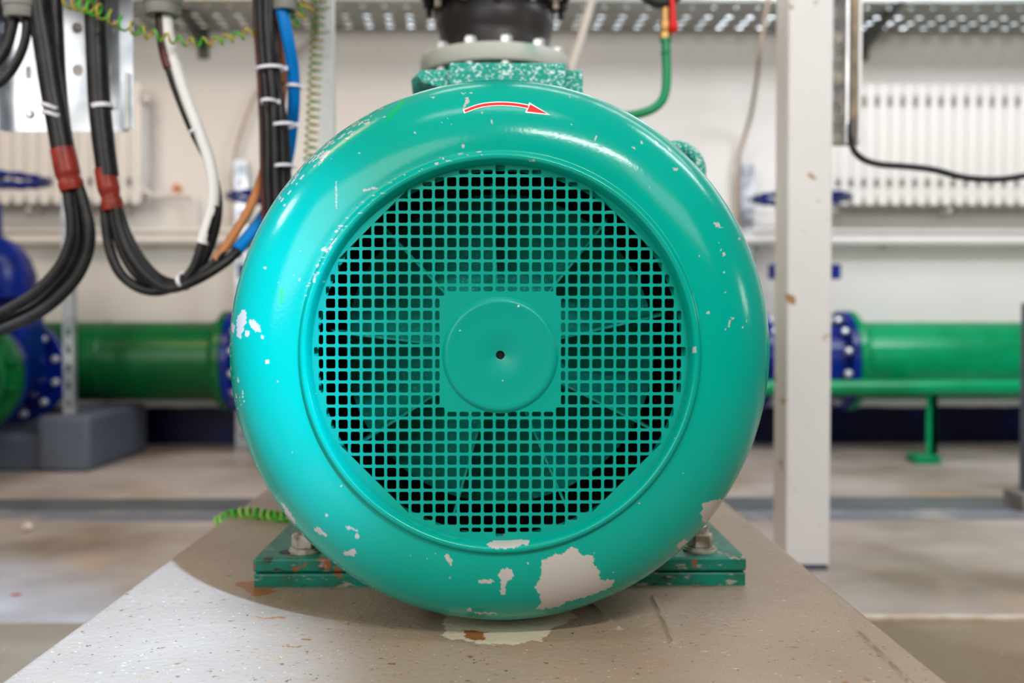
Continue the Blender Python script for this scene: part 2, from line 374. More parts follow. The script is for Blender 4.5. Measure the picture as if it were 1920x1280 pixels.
wx = co[:, 0] + wob(co[:, 0], co[:, 1], 130, 0.0022, 0.3); wy = co[:, 1] + wob(co[:, 1], co[:, 0], 150, 0.003, 2.0)
patch = [flo(a, c) for a, c in [(832,1150),(835,1195),(870,1200),(905,1207),(960,1208),(1010,1200),(1028,1192),(1030,1180),(1060,1168),(1080,1155),(1050,1120),(900,1100),(838,1120)]]
setattr_f(me, 'patch', inpoly(wx, wy, patch))
rusts = [[(440,1092),(478,1088),(500,1104),(520,1106),(505,1116),(470,1116),(455,1102)], [(478,1156),(535,1157),(535,1160),(478,1159)], [(505,1088),(520,1092),(522,1100),(500,1104)],
         [(870,1180),(915,1185),(905,1200),(870,1195)], [(1290,1093),(1340,1095),(1345,1099),(1300,1101)]]
ru = np.zeros(len(co), bool)
for r_ in rusts: ru |= inpoly(wx, wy, [flo(*p) for p in r_])
setattr_f(me, 'rust', ru)
pl = bpy.data.objects.new('plinth', me); COL.objects.link(pl)
tag(pl, 'grey-brown painted concrete plinth under the teal motor', 'plinth')

# ------------------------------------------------------------------ electric motor
AX, AZ = 0.0, 0.5205                                                    # motor axis
motor = thing('electric_motor', 'large teal electric motor with round grilled fan cowl and chipped paint', 'motor', (0, 1.3, PZ))
# cowl profile: radius, y
prof = []
YG = 0.944
prof += [(0.1730, YG+0.006), (0.1775, YG+0.006), (0.1780, YG-0.001), (0.1795, YG-0.008), (0.1820, YG-0.0130), (0.1850, YG-0.0142), (0.1875, YG-0.0125), (0.1895, YG-0.009), (0.1915, YG-0.0085)]
r0, y0 = 0.1915, YG-0.0085; A_, B_ = 0.2722-r0, 0.078
for k in range(1, 15):
    t = k/14*PI/2; prof.append((r0 + A_*math.sin(t), y0 + B_*(1-math.cos(t))))
prof += [(0.2722, 1.06), (0.2722, 1.10), (0.2722, 1.15), (0.2722, 1.196)]
pr = smooth_path([(r, 0, y) for r, y in prof], 10)
pr = [(p.x, p.z) for p in pr]
# resample evenly
seg = [0.0]
for i in range(1, len(pr)): seg.append(seg[-1] + math.hypot(pr[i][0]-pr[i-1][0], pr[i][1]-pr[i-1][1]))
NP_ = 230; sv = np.linspace(0, seg[-1]*0.62, 200).tolist() + np.linspace(seg[-1]*0.62, seg[-1], 31).tolist()[1:]
pr_r = np.interp(sv, seg, [p[0] for p in pr]); pr_y = np.interp(sv, seg, [p[1] for p in pr])
NA = 1800; th = np.linspace(0, 2*PI, NA, endpoint=False)
TH, RR = np.meshgrid(th, pr_r); _, YY = np.meshgrid(th, pr_y)
cx = AX + RR*np.cos(TH); cz = AZ + RR*np.sin(TH)
co = np.stack([cx, YY, cz], -1).reshape(-1, 3)
nr = len(pr_r); idx = np.arange(nr*NA).reshape(nr, NA); i2 = np.roll(idx, -1, 1)
q = np.stack([idx[:-1], idx[1:], i2[1:], i2[:-1]], -1).reshape(-1, 4)
L = np.array(motor['_o'])
me = bpy.data.meshes.new('fan_cowl'); me.from_pydata((co-L).tolist(), [], q.tolist()); me.materials.append(M_cowl)
me.polygons.foreach_set('use_smooth', [True]*len(me.polygons))
# paint chips traced on the face of the cowl
su = 938 + co[:, 0]/co[:, 1]*F; sv_ = 598 - (co[:, 2]-HC)/co[:, 1]*F
ju = su + wob(su, sv_, 0.33, 1.3, 0.7); jv = sv_ + wob(sv_, su, 0.31, 1.3, 2.2)
def Zm(pts, s, ox, oy): return [(x/s+ox, y/s+oy) for x, y in pts]
z3 = lambda p: Zm(p, 2.8235, 780, 940); z2 = lambda p: Zm(p, 3.2, 300, 880); z8 = lambda p: Zm(p, 2.56, 420, 150); z4 = lambda p: Zm(p, 4, 720, 0)
z5 = lambda p: Zm(p, 4, 1140, 0); z7 = lambda p: Zm(p, 3.2, 1320, 300)
chips = [z3([(825,243),(858,262),(878,292),(940,290),(945,340),(975,378),(975,425),(1055,422),(1040,460),(960,495),(880,520),(800,540),(760,565),(680,580),(635,580),(665,545),(655,500),(630,465),(655,415),(665,395),(665,320),(740,285),(775,285)]),
 z3([(437,405),(445,370),(480,358),(512,370),(516,400),(500,425),(478,430),(472,500),(447,502),(450,430)]),
 z3([(318,428),(345,420),(405,418),(413,432),(400,440),(345,440)]), z3([(150,290),(165,283),(185,310),(193,335),(180,340),(165,315)]),
 z3([(370,235),(425,205),(430,192),(460,190),(462,150),(545,150),(560,185),(565,208),(600,212),(597,235),(565,235),(520,250),(470,255),(400,252)]),
 z3([(1523,15),(1620,-10),(1640,20),(1530,125),(1515,70),(1525,40)]), z3([(1385,240),(1430,205),(1450,220),(1400,255)]), z3([(265,575),(290,568),(295,590),(270,592)]),
 z3([(300,592),(420,598),(430,604),(310,604)]), z3([(590,330),(598,330),(597,340),(590,338)]), z3([(172,405),(181,405),(181,413),(172,412)]),
 z2([(920,350),(945,350),(1000,395),(1000,412),(975,400),(925,370)]), z2([(1100,340),(1130,342),(1190,368),(1185,376),(1130,360)]), z2([(1165,395),(1185,388),(1196,400),(1190,415),(1170,412)]),
 z2([(1120,490),(1140,486),(1172,510),(1165,523),(1125,505)]), z2([(985,270),(1000,265),(1008,278),(995,286)]), z2([(1705,520),(1725,512),(1755,570),(1742,580),(1710,540)]),
 z2([(725,200),(745,210),(815,320),(800,325),(760,280)]), z2([(1080,95),(1090,95),(1090,103),(1080,103)]),
 z8([(65,1150),(90,1105),(110,1100),(112,1160),(95,1200),(80,1240),(65,1230)]), z8([(125,1148),(150,1150),(180,1190),(182,1210),(150,1205),(130,1180)]), z8([(105,1200),(125,1205),(122,1235),(105,1228)]),
 z8([(180,1222),(195,1228),(192,1242),(180,1238)]), z8([(40,1168),(58,1175),(52,1215),(40,1205)]), z8([(455,415),(490,350),(515,335),(512,350),(485,385),(465,415)]),
 z8([(670,530),(700,522),(735,515),(735,523),(715,530),(675,538)]), z8([(465,805),(495,805),(492,822),(470,822)]), z8([(485,828),(540,760),(547,762),(500,822)]),
 z8([(428,962),(438,930),(447,930),(438,967)]), z8([(446,892),(458,876),(460,892),(448,902)]), z8([(195,898),(207,897),(207,908),(196,908)]), z8([(1145,312),(1157,316),(1152,330),(1143,325)]),
 z8([(1015,400),(1030,402),(1027,411),(1013,409)]), z8([(675,215),(703,202),(700,213),(680,222)]), z8([(585,285),(608,278),(600,290)]), z8([(915,254),(922,254),(922,261),(915,261)]), z8([(650,352),(658,352),(658,359),(650,359)]),
 z8([(990,85),(1015,88),(1005,95)]), z8([(478,965),(488,965),(488,972),(478,972)]), z8([(540,490),(545,490),(546,630),(541,600)]),
 z4([(585,1090),(605,1090),(605,1115),(590,1115)]), z4([(580,706),(615,702),(620,708),(582,713)]), z4([(640,702),(665,700),(665,710),(642,710)]), z4([(728,845),(746,845),(746,858),(730,858)]),
 z4([(615,745),(630,738),(645,745),(638,765),(615,800),(595,825),(590,810),(612,775)]), z4([(805,905),(818,905),(812,935),(800,925)]), z4([(1572,1050),(1590,1020),(1600,1030),(1580,1062)]), z4([(1398,934),(1410,935),(1408,945),(1398,944)]),
 z4([(505,938),(512,938),(512,945),(505,945)]), z4([(228,996),(240,998),(238,1006),(228,1004)]), z4([(385,1225),(410,1222),(410,1240),(388,1240)]), z4([(1385,730),(1394,730),(1394,738),(1385,738)]), z4([(1855,1105),(1880,1110),(1885,1122),(1865,1118)]), z4([(1090,1200),(1125,1210),(1130,1220),(1095,1212)]),
 z5([(240,1060),(255,1060),(260,1080),(245,1085)]), z5([(178,1105),(195,1105),(203,1118),(188,1122)]), z5([(350,1055),(370,1070),(375,1082),(355,1075)]), z5([(440,1105),(455,1110),(475,1140),(460,1140)]), z5([(485,1262),(520,1262),(525,1280),(495,1285)]),
 z7([(60,378),(80,370),(95,380),(98,395),(115,405),(90,406),(70,400)]), z7([(110,555),(128,552),(130,570),(115,580)]), z7([(205,465),(220,465),(218,480),(207,478)]), z7([(118,668),(126,668),(126,678),(118,676)]), z7([(165,945),(185,945),(180,958),(168,955)]),
 z7([(155,960),(163,965),(155,1008),(148,1000)]), z7([(255,955),(262,957),(261,972),(256,970)]), z7([(130,1010),(138,1010),(138,1020),(130,1020)]), z7([(232,998),(242,998),(240,1008),(232,1006)]), z7([(100,535),(106,535),(106,545),(100,543)]),
 [(1299,651),(1306,650),(1306,661),(1300,662)], [(1326,583),(1331,583),(1331,588),(1326,588)], [(498,674),(505,674),(505,681),(498,681)], [(640,1037),(665,1030),(668,1040),(650,1044)]]
cp = np.zeros(len(co), bool)
for c_ in chips:
    a = np.array(c_); m_ = (su > a[:,0].min()-5) & (su < a[:,0].max()+5) & (sv_ > a[:,1].min()-5) & (sv_ < a[:,1].max()+5) & (co[:,1] < 1.06)
    small = (a[:,0].max()-a[:,0].min()) < 9
    cp[m_] |= inpoly((su if small else ju)[m_], (sv_ if small else jv)[m_], c_)
# fine scatter of chips where the rim has been rubbed (upper left, lower left) and dust nicks
rg = np.random.RandomState(5)
def nick(r, t, s, el, ang):
    x = AX + r*math.cos(t); z = AZ + r*math.sin(t)
    m_ = (abs(co[:,0]-x) < s*el*1.2) & (abs(co[:,2]-z) < s*el*1.2) & (co[:,1] < 1.05); ii = np.nonzero(m_)[0]
    dx = co[ii,0]-x; dz = co[ii,2]-z; u = dx*math.cos(ang)+dz*math.sin(ang); v = -dx*math.sin(ang)+dz*math.cos(ang)
    cp[ii[(u/(s*el))**2 + (v/s)**2 < 1 + 0.4*np.sin(ii*1.7)]] = True
for k in range(80):
    t = math.radians(rg.uniform(116, 146)); nick(0.2722 - abs(rg.normal(0.008, 0.006)), t, rg.uniform(0.0005, 0.0013), rg.uniform(1, 3.5), t+PI/2)
for k in range(26):
    t = math.radians(rg.uniform(205, 240)); nick(0.2722 - abs(rg.normal(0.004, 0.003)), t, rg.uniform(0.0005, 0.0012), rg.uniform(1, 3), t+PI/2)
for k in range(34):
    t = math.radians(rg.uniform(172, 196)); nick(0.2722 - abs(rg.normal(0.010, 0.008)), t, rg.uniform(0.0004, 0.0011), rg.uniform(1, 2.5), t+PI/2)
for k in range(35): nick(rg.uniform(0.176, 0.27), rg.uniform(0, 2*PI), rg.uniform(0.0003, 0.0007), rg.uniform(1, 1.6), rg.uniform(0, PI))
for k in range(40): nick(rg.uniform(0.184, 0.192), math.radians(rg.uniform(95, 165)), rg.uniform(0.0003, 0.0007), rg.uniform(1, 5), 0)
setattr_f(me, 'chip', cp)
gr = inpoly(su, sv_, z8([(778,205),(800,168),(860,100),(872,106),(815,175),(790,208)])) | inpoly(ju, jv, z8([(270,1000),(285,1000),(290,1030),(282,1085),(274,1080),(272,1040)]))
setattr_f(me, 'green', gr)
cowl = bpy.data.objects.new('fan_cowl', me); COL.objects.link(cowl); cowl.parent = motor
cowl['label'] = 'glossy teal ring-shaped cowl with chips and scrapes'

# rotation arrow sticker laid on the cowl
rad_in = np.interp
vis = [i for i in range(len(pr_y)) if pr_r[i] > 0.188]
def cowl_y(r): return float(np.interp(r, [pr_r[i] for i in vis if pr_y[i] < 1.02], [pr_y[i] for i in vis if pr_y[i] < 1.02]))
def on_cowl(px, py, off):
    y = 0.94
    for _ in range(12):
        x = (px-938)/F*y; z = HC + (598-py)/F*y; r = math.hypot(x-AX, z-AZ); y = cowl_y(r)
    return Vector((x, y-off, z))
def arrow(bd, w, hb, tip, back, off):
    cl = [(610-back*4, 842+back*1.2), (655,824),(700,808),(760,795),(820,789),(880,787),(940,789),(1000,795),(1045,802),(1080,809)]
    cl = smooth_path([(a, c, 0) for a, c in cl], 4); Bm = B(); vs = []; n = len(cl)
    for i, p in enumerate(cl):
        t = (cl[min(i+1, n-1)] - cl[max(i-1, 0)]).normalized(); nrm = Vector((-t.y, t.x, 0))
        for s in (-1, -0.33, 0.33, 1):
            qd = p + nrm*w*s; vs.append(on_cowl(720+qd.x/4, qd.y/4, off))
    fs = [(i*4+j, i*4+j+1, i*4+j+5, i*4+j+4) for i in range(n-1) for j in range(3)]
    Bm.add(vs, fs)
    a = Vector(hb[0]); c = Vector(hb[1]); tp = Vector(tip); m = 8; vs = []
    for i in range(m+1):
        for j in range(5):
            e = a.lerp(c, j/4); qd = e.lerp(tp, i/m); vs.append(on_cowl(720+qd.x/4, qd.y/4, off))
    Bm.add(vs, [(i*5+j, i*5+j+1, i*5+j+6, i*5+j+5) for i in range(m) for j in range(4)])
    return Bm
ar = obj('rotation_arrow', arrow(None, 16, [(1089,776,0),(1058,853,0)], (1248,871,0), 3, 0.0004), M_white, motor)
ar['label'] = 'white-edged red arrow pointing right'
obj('arrow_fill', arrow(None, 9, [(1096,792,0),(1072,843,0)], (1222,860,0), 0.6, 0.0008), M_red, ar)

# grille with square holes
pit = 22.65/F*YG; gx0 = X(938, YG); gz0 = 0.553 + (598-659.0)/F*YG
hh = 8.7/F*YG; RG = 0.1795
def clip_circle(poly, n=96):
    out = poly
    for k in range(n):
        a = 2*PI*(k+0.5)/n; nx_, nz_ = math.cos(a), math.sin(a); d = RG; res = []
        for i in range(len(out)):
            p = out[i]; q_ = out[(i+1) % len(out)]
            dp = p[0]*nx_+p[1]*nz_-d; dq = q_[0]*nx_+q_[1]*nz_-d
            if dp <= 0: res.append(p)
            if (dp < 0) != (dq < 0) and abs(dp-dq) > 1e-12:
                t = dp/(dp-dq); res.append((p[0]+(q_[0]-p[0])*t, p[1]+(q_[1]-p[1])*t))
        out = res
        if len(out) < 3: return []
    return out
full = {15:0, 14:5, 13:7, 12:8, 11:9, 10:10, 9:11, 8:12, 7:13, 6:13, 5:14, 4:14, 3:14, 2:14, 1:14, 0:15}
def octo(x0, x1, z0, z1, c=0.0011):
    return [(x0+c, z0), (x1-c, z0), (x1, z0+c), (x1, z1-c), (x1-c, z1), (x0+c, z1), (x0, z1-c), (x0, z0+c)]
def hole_for(i, j):
    a, c = abs(i), abs(j); sx = 1 if i >= 0 else -1; sz = 1 if j >= 0 else -1
    cx_, cz_ = gx0-AX + i*pit, gz0-AZ + j*pit
    if a <= 4 and c <= 4: return None
    if c == 5 and a <= 4: # outer half only
        z0, z1 = sorted((cz_+sz*hh*-0.05, cz_+sz*hh)); return octo(cx_-hh, cx_+hh, z0, z1)
    if a == 5 and c <= 4:
        x0, x1 = sorted((cx_+sx*hh*0.05, cx_+sx*hh)); return octo(x0, x1, cz_-hh, cz_+hh)
    if a <= full.get(c, -1): return octo(cx_-hh, cx_+hh, cz_-hh, cz_+hh)
    if (c == 15 and 1 <= a <= 3) or (c == 14 and a == 6):
        z0, z1 = sorted((cz_-sz*hh, cz_)); return octo(cx_-hh, cx_+hh, z0, z1)
    if (a == 15 and 1 <= c <= 3) or (a == 14 and c == 6):
        x0, x1 = sorted((cx_-sx*hh, cx_)); return octo(x0, x1, cz_-hh, cz_+hh)
    if (c, a) in ((13,8),(12,9),(11,10),(10,11),(9,12),(8,13)):
        t = [(cx_-sx*hh, cz_-sz*hh), (cx_+sx*hh, cz_-sz*hh), (cx_-sx*hh, cz_+sz*hh)]
        if sx*sz < 0: t.reverse()
        return t
    return None
b = B()
for i in range(-17, 18):
    for j in range(-17, 18):
        cx_, cz_ = gx0-AX+i*pit, gz0-AZ+j*pit; h = pit/2
        cell = [(cx_-h, cz_-h), (cx_+h, cz_-h), (cx_+h, cz_+h), (cx_-h, cz_+h)]
        ho = hole_for(i, j)
        if ho is None or math.hypot(abs(cx_)+h, abs(cz_)+h) > RG:
            if ho is None:
                if math.hypot(max(abs(cx_)-h, 0), max(abs(cz_)-h, 0)) >= RG: continue
                c2 = clip_circle(cell)
                if len(c2) >= 3: b.add([(AX+p[0], YG, AZ+p[1]) for p in c2], [tuple(range(len(c2)))])
                continue
        pts = [Vector((p[0], p[1], 0)) for p in cell]; hp = [Vector((p[0], p[1], 0)) for p in ho]
        tris = geometry.tessellate_polygon([pts, hp]); al = pts + hp
        b.add([(AX+p.x, YG, AZ+p.y) for p in al], [tuple(t) for t in tris])
g = obj('grille', b, M_grille, motor, smooth=False)
bm = bmesh.new(); bm.from_mesh(g.data); bmesh.ops.remove_doubles(bm, verts=bm.verts, dist=1e-5); bmesh.ops.recalc_face_normals(bm, faces=bm.faces); bm.to_mesh(g.data); bm.free()
sm = g.modifiers.new('t', 'SOLIDIFY'); sm.thickness = 0.0016; sm.offset = 0
bv = g.modifiers.new('b', 'BEVEL'); bv.width = 0.00035; bv.segments = 1; bv.limit_method = 'ANGLE'; bv.angle_limit = math.radians(50)
g['label'] = 'square-holed teal guard over the fan'
R1 = 105/F*YG
yd = YG-0.0008
hp_ = [(0.0040, 0.010), (0.0041, 0.0022), (0.0052, 0.0018), (0.04, 0.0019), (R1-0.004, 0.0020), (R1-0.0012, 0.0030), (R1+0.0002, 0.0014), (R1+0.0022, 0.0002), (R1+0.004, -0.0002)]
hp_ = [(0.0040, -0.006), (0.0041, 0.0022), (0.0046, 0.0025)] + hp_[2:]
hp_ = [(r, h) for r, h in hp_]
b = B(); b.lathe((0, yd, AZ-0.0015), (0, -1, 0), [(0.0040, -0.006), (0.0041, 0.0026), (0.0050, 0.0031), (0.03, 0.0031), (R1-0.0055, 0.0031), (R1-0.0030, 0.0036), (R1-0.0010, 0.0030), (R1+0.0006, 0.0014), (R1+0.0022, 0.0)], 96, cap=False)
h_ = obj('hub_cover', b, M_grille, motor); h_['label'] = 'pressed round centre disc with a small hole'
b = B(); b.lathe((0, YG-0.0010, AZ-0.0015), (0, -1, 0), [(0.0041, -0.002), (0.0041, 0), (0.0, 0.0)], 24); obj('center_hole_shade', b, M_interior_shade, motor)  # black disc stands in for the dark inside the hub hole
b = B(); b.lathe((0, 0.975, AZ), (0, 1, 0), [(0.2575, 0), (0.2655, 0.06), (0.2655, 0.17), (0.10, 0.171)], 64, cap=False); obj('cowl_shade_liner', b, M_interior_shade, motor)  # added black liner, puts the shade inside the cowl into its colour

# fan
fanp = obj('cooling_fan', B().lathe((0, 1.085, AZ), (0, -1, 0), [(0.168, -0.006), (0.168, 0.0), (0.12, 0.012), (0.075, 0.032), (0.055, 0.055), (0.045, 0.075), (0.0, 0.078)], 64), M_fan, motor)
fanp['label'] = 'dusty teal fan behind the guard'
for k, a in enumerate((13, 51, 93, 133, 173, 213, 254, 293, 333)):
    t = math.radians(a); u = Vector((math.cos(t), 0, math.sin(t))); w = Vector((-math.sin(t), 0, math.cos(t))); c = Vector((0, 0, AZ-0.001)); b = B()
    poly = [c + u*0.046 + Vector((0, 1.012, 0)), c + u*0.17 + Vector((0, 1.005, 0)), c + u*0.178 + Vector((0, 1.035, 0)), c + u*0.168 + Vector((0, 1.09, 0)), c + u*0.10 + Vector((0, 1.078, 0)), c + u*0.046 + Vector((0, 1.06, 0))]
    b.prism([p - w*0.0012 for p in poly], w*0.0024); obj('fan_blade', b, M_fan, fanp, smooth=False)
# motor body behind the cowl
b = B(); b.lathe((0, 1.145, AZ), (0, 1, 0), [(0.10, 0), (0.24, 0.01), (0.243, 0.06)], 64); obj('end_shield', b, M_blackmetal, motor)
b = B(); vs = []; n = 64; outl = []
for k in range(n*4):
    t = 2*PI*k/(n*4); r = 0.252 if k % 4 in (0, 1) else 0.222; outl.append((math.cos(t)*r, 1.206, AZ+math.sin(t)*r))
b.prism(outl, (0, 0.52, 0)); obj('housing', b, M_darkteal, motor, smooth=False)
for s in (-1, 1):
    xa, xb = sorted((s*0.128, s*0.2885)); b = B()
    b.box(xa, xb, 1.157, 1.72, 0.2575, 0.2745); b.box(xa, xb, 1.160, 1.72, PZ-0.003, 0.2562)
    b.box(*sorted((s*0.14, s*0.205)), 1.30, 1.70, 0.27, 0.40)
    ft = obj('foot', b, M_foot, motor, bevel=0.0032, seg=3)
    bx, by = (P(573, 1033, 1.193).x, 1.193) if s < 0 else (P(1312, 1033, 1.193).x, 1.193)
    z0 = 0.2745; b = B(); b.lathe((bx, by, z0), (0, 0, 1), [(0.0205, 0), (0.0205, 0.0025), (0.0185, 0.003), (0.0185, 0.0052), (0.0, 0.0052)], 32)
    bo = obj('bolt', b, M_rustbolt, ft); b = B()
    b.lathe((bx, by, z0+0.0052), (0, 0, 1), [(0.0150, 0), (0.0165, 0.0015), (0.0165, 0.0145), (0.0150, 0.016), (0, 0.016)], 6, phase=0.3)
    pf = [(0.0098, 0.014)]
    for k in range(7): pf += [(0.0105, 0.0160+k*0.0014), (0.0093, 0.0167+k*0.0014)]
    b.lathe((bx, by, z0+0.0052), (0, 0, 1), pf + [(0.008, 0.0262), (0, 0.0262)], 24)
    obj('nut', b, M_rustbolt, bo, angle=25)
    b = B(); b.lathe((bx - 0.020 if s < 0 else bx+0.006, by-0.004, z0+0.0002), (0, 0, 1), [(0.0105, 0), (0.0105, 0.0004), (0, 0.0004)], 24); obj('slot_shade', b, M_blackmetal, ft)  # flat dark disc stands in for the shade in the slot hole
# terminal box / casting on top
YB_ = 1.30
def bxp(px0, px1, py0, py1, ya, yb, bb): 
    a = P(px0, py1, ya); c = P(px1, py0, ya); bb.box(a.x, c.x, ya, yb, a.z, c.z)
b = B(); bxp(842, 1062, 117, 175, YB_, YB_+0.16, b); 
tb = obj('terminal_box', b, M_box, motor, bevel=0.004, seg=3); tb['label'] = 'scuffed teal block on top of the motor'
b = B(); bxp(1056, 1093, 131, 190, YB_+0.02, YB_+0.15, b)
pl_ = [P(778,139,YB_+0.02), P(792,130,YB_+0.02), P(846,130,YB_+0.02), P(846,180,YB_+0.02), P(820,163,YB_+0.02), P(790,153,YB_+0.02)]
obj('side_flange', b, M_box, tb, bevel=0.002); b = B(); b.prism(pl_, (0, 0.12, 0)); obj('box_flange', b, M_box, tb, bevel=0.002)
b = B(); pl_ = [P(771,150,YB_+0.06), P(778,143,YB_+0.06), P(850,160,YB_+0.06), P(850,200,YB_+0.06), P(775,190,YB_+0.06)]; b.prism(pl_, (0, 0.08, 0)); obj('box_base', b, M_darkteal, tb)
a = P(860,175,YB_+0.05); c = P(1050,175,YB_+0.05); b = B().box(a.x, c.x, YB_+0.04, YB_+0.14, AZ+0.22, a.z+0.03); obj('box_neck', b, M_teal, tb)
# lifting eye
c = P(1268, 322, 1.36); b = B(); R_ = 0.034; b.tube([c + Vector((math.cos(t)*R_, math.cos(t)*0.006, math.sin(t)*R_)) for t in [2*PI*k/40 for k in range(40)]], 0.0085, 14, closed=True)
d = Vector((c.x, 0, c.z-AZ)).normalized(); b.obox(Vector((0, 1.36, AZ)) + d*0.262, d, (0, 1, 0), d.cross(Vector((0, 1, 0))), 0.045, 0.012, 0.02)
le = obj('lifting_eye', b, M_box, motor, bevel=0.0)

# ------------------------------------------------------------------ pump, flange, rubber joint
PYc = 1.95; pcx = X(929, PYc)
pump = thing('pump', 'teal pump outlet with pale bolted flange behind the motor', 'pump', (pcx, PYc, PZ))
b = B(); b.lathe((pcx, PYc-0.12, AZ+0.02), (0, 1, 0), [(0.10, 0), (0.19, 0.01), (0.22, 0.06), (0.22, 0.18), (0.19, 0.24), (0.10, 0.25)], 48)
obj('volute', b, M_teal, pump)
obj('base', B().box(pcx-0.16, pcx+0.16, PYc-0.1, PYc+0.12, PZ, 0.40), M_teal, pump, bevel=0.008)
b = B(); b.lathe((pcx, PYc, 0.70), (0, 0, 1), [(0.09, 0), (0.085, 0.15), (0.095, 0.27), (0.13, 0.30), (0.13, 0.318)], 48); obj('outlet_neck', b, M_teal, pump)
b = B(); b.lathe((pcx, PYc, 1.021), (0, 0, 1), [(0.115, 0), (0.143, 0.002), (0.145, 0.006), (0.145, 0.030), (0.143, 0.033), (0.112, 0.033)], 64)
fl = obj('flange', b, M_flange, pump)
for k in range(12):
    t = 2*PI*(k+0.3)/12; x, y = pcx+0.127*math.cos(t), PYc+0.127*math.sin(t); b = B()
    b.lathe((x, y, 1.003), (0, 0, 1), [(0, 0), (0.010, 0), (0.010, 0.018), (0.006, 0.0181), (0.006, 0.0509), (0.0115, 0.051), (0.0115, 0.063), (0.009, 0.066), (0, 0.066)], 6)
    obj('bolt', b, M_boltw, fl)
jt = thing('expansion_joint', 'black rubber pipe joint with peeling white paint rising from the bolted flange', 'pipe joint', (pcx, PYc, 1.054))
b = B(); b.lathe((pcx, PYc, 1.054), (0, 0, 1), [(0.108, 0), (0.110, 0.012), (0.104, 0.028), (0.108, 0.045), (0.114, 0.065), (0.112, 0.085), (0.104, 0.10), (0.10, 0.115), (0.10, 0.30), (0.10, 2.2)], 56)
obj('rubber_sleeve', b, M_black, jt)
b = B(); b.lathe((pcx, PYc, 1.172), (0, 0, 1), [(0.10, 0), (0.142, 0.0), (0.145, 0.003), (0.145, 0.028), (0.142, 0.03), (0.10, 0.03)], 56)
rg_ = obj('upper_flange', b, M_blackmetal, jt)
for k in range(12):
    t = 2*PI*(k+0.1)/12; x, y = pcx+0.128*math.cos(t), PYc+0.128*math.sin(t); b = B()
    b.lathe((x, y, 1.138), (0, 0, 1), [(0, 0), (0.006, 0.0), (0.006, 0.017), (0.0125, 0.0171), (0.0125, 0.034)], 6)
    obj('bolt', b, M_rustbolt if k % 3 else M_blackmetal, rg_)

# ------------------------------------------------------------------ gauge pipe
gp = thing('gauge_pipe', 'thin green bent pipe with brass valve, red lever and pressure gauge', 'pipe', tuple(P(1190, 214, 1.9)))
Yg = 1.9
b = B().tube(smooth_path(pix([(1020,235,1.93),(1110,226,1.92),(1165,218),(1195,214),(1222,205),(1240,190),(1248,170),(1250,140),(1249,100),(1248,72)], Yg), 6), 8.5/F*Yg, 18); obj('pipe', b, M_pipe_lit, gp)
c = P(1248,100,Yg); b = B(); b.lathe(c, (0,0,1), [(0.0088,-0.002),(0.0105,0),(0.0088,0.002)], 20); b.lathe(P(1248,78,Yg), (0,0,1), [(0.0088,-0.002),(0.0105,-0.001),(0.0105,0.006),(0.009,0.008)], 20); obj('collar', b, M_pipe_lit, gp)
b = B(); b.lathe(P(1248,74,Yg), (0,0,1), [(0.0085,0),(0.0115,0.001),(0.0115,0.012),(0.009,0.014),(0.0115,0.022),(0.0115,0.034),(0.008,0.036),(0.008,0.060)], 6); vb = obj('valve_body', b, M_brass, gp)
a = P(1262,52,Yg-0.012); c = P(1260,-20,Yg-0.016); b = B().tube([a, a.lerp(c,0.3), c], [0.009, 0.006, 0.0045], 10); b.lathe(a, (0,-1,0), [(0.009,-0.006),(0.010,0.0),(0.006,0.006),(0,0.007)], 20); obj('lever', b, M_redl, vb)
c = P(1241,-36,Yg); b = B(); b.lathe(c+Vector((0,0.012,0)), (0,-1,0), [(0.046,0),(0.050,0.002),(0.050,0.024),(0.046,0.026),(0.044,0.022)], 48); obj('gauge_case', b, M_blackmetal, gp)
b = B(); b.lathe(c+Vector((0,-0.006,0)), (0,-1,0), [(0.0455,0),(0.0455,0.002),(0,0.002)], 48); obj('gauge_dial', b, M_white, gp)

# ------------------------------------------------------------------ left cables
jb = thing('junction_box', 'grey junction box with round cable glands at top left', 'junction box', (-0.55, 1.60, 1.125))
obj('box_body', B().box(-0.86, -0.26, 1.52, 1.68, 1.125, 1.33), M_gland, jb, bevel=0.008)
for (px, yb, w) in ((42, 36, 32), (305, 30, 33), (534, 20, 22)):
    c = P(px, yb, 1.6); r = w/F*1.6; b = B()
    b.lathe(c, (0,0,1), [(r*0.7, 0.002), (r*0.93, 0.0), (r, 0.006), (r, 0.016), (r*1.08, 0.018), (r*1.08, 1.125-c.z)], 28); obj('cable_gland', b, M_gland, jb)

YC = 1.6
def cable(pts, rpx, Y=YC, step=8, n=16):
    b = B(); b.tube(smooth_path(pix(pts, Y), step), rpx/F*Y, n); return b
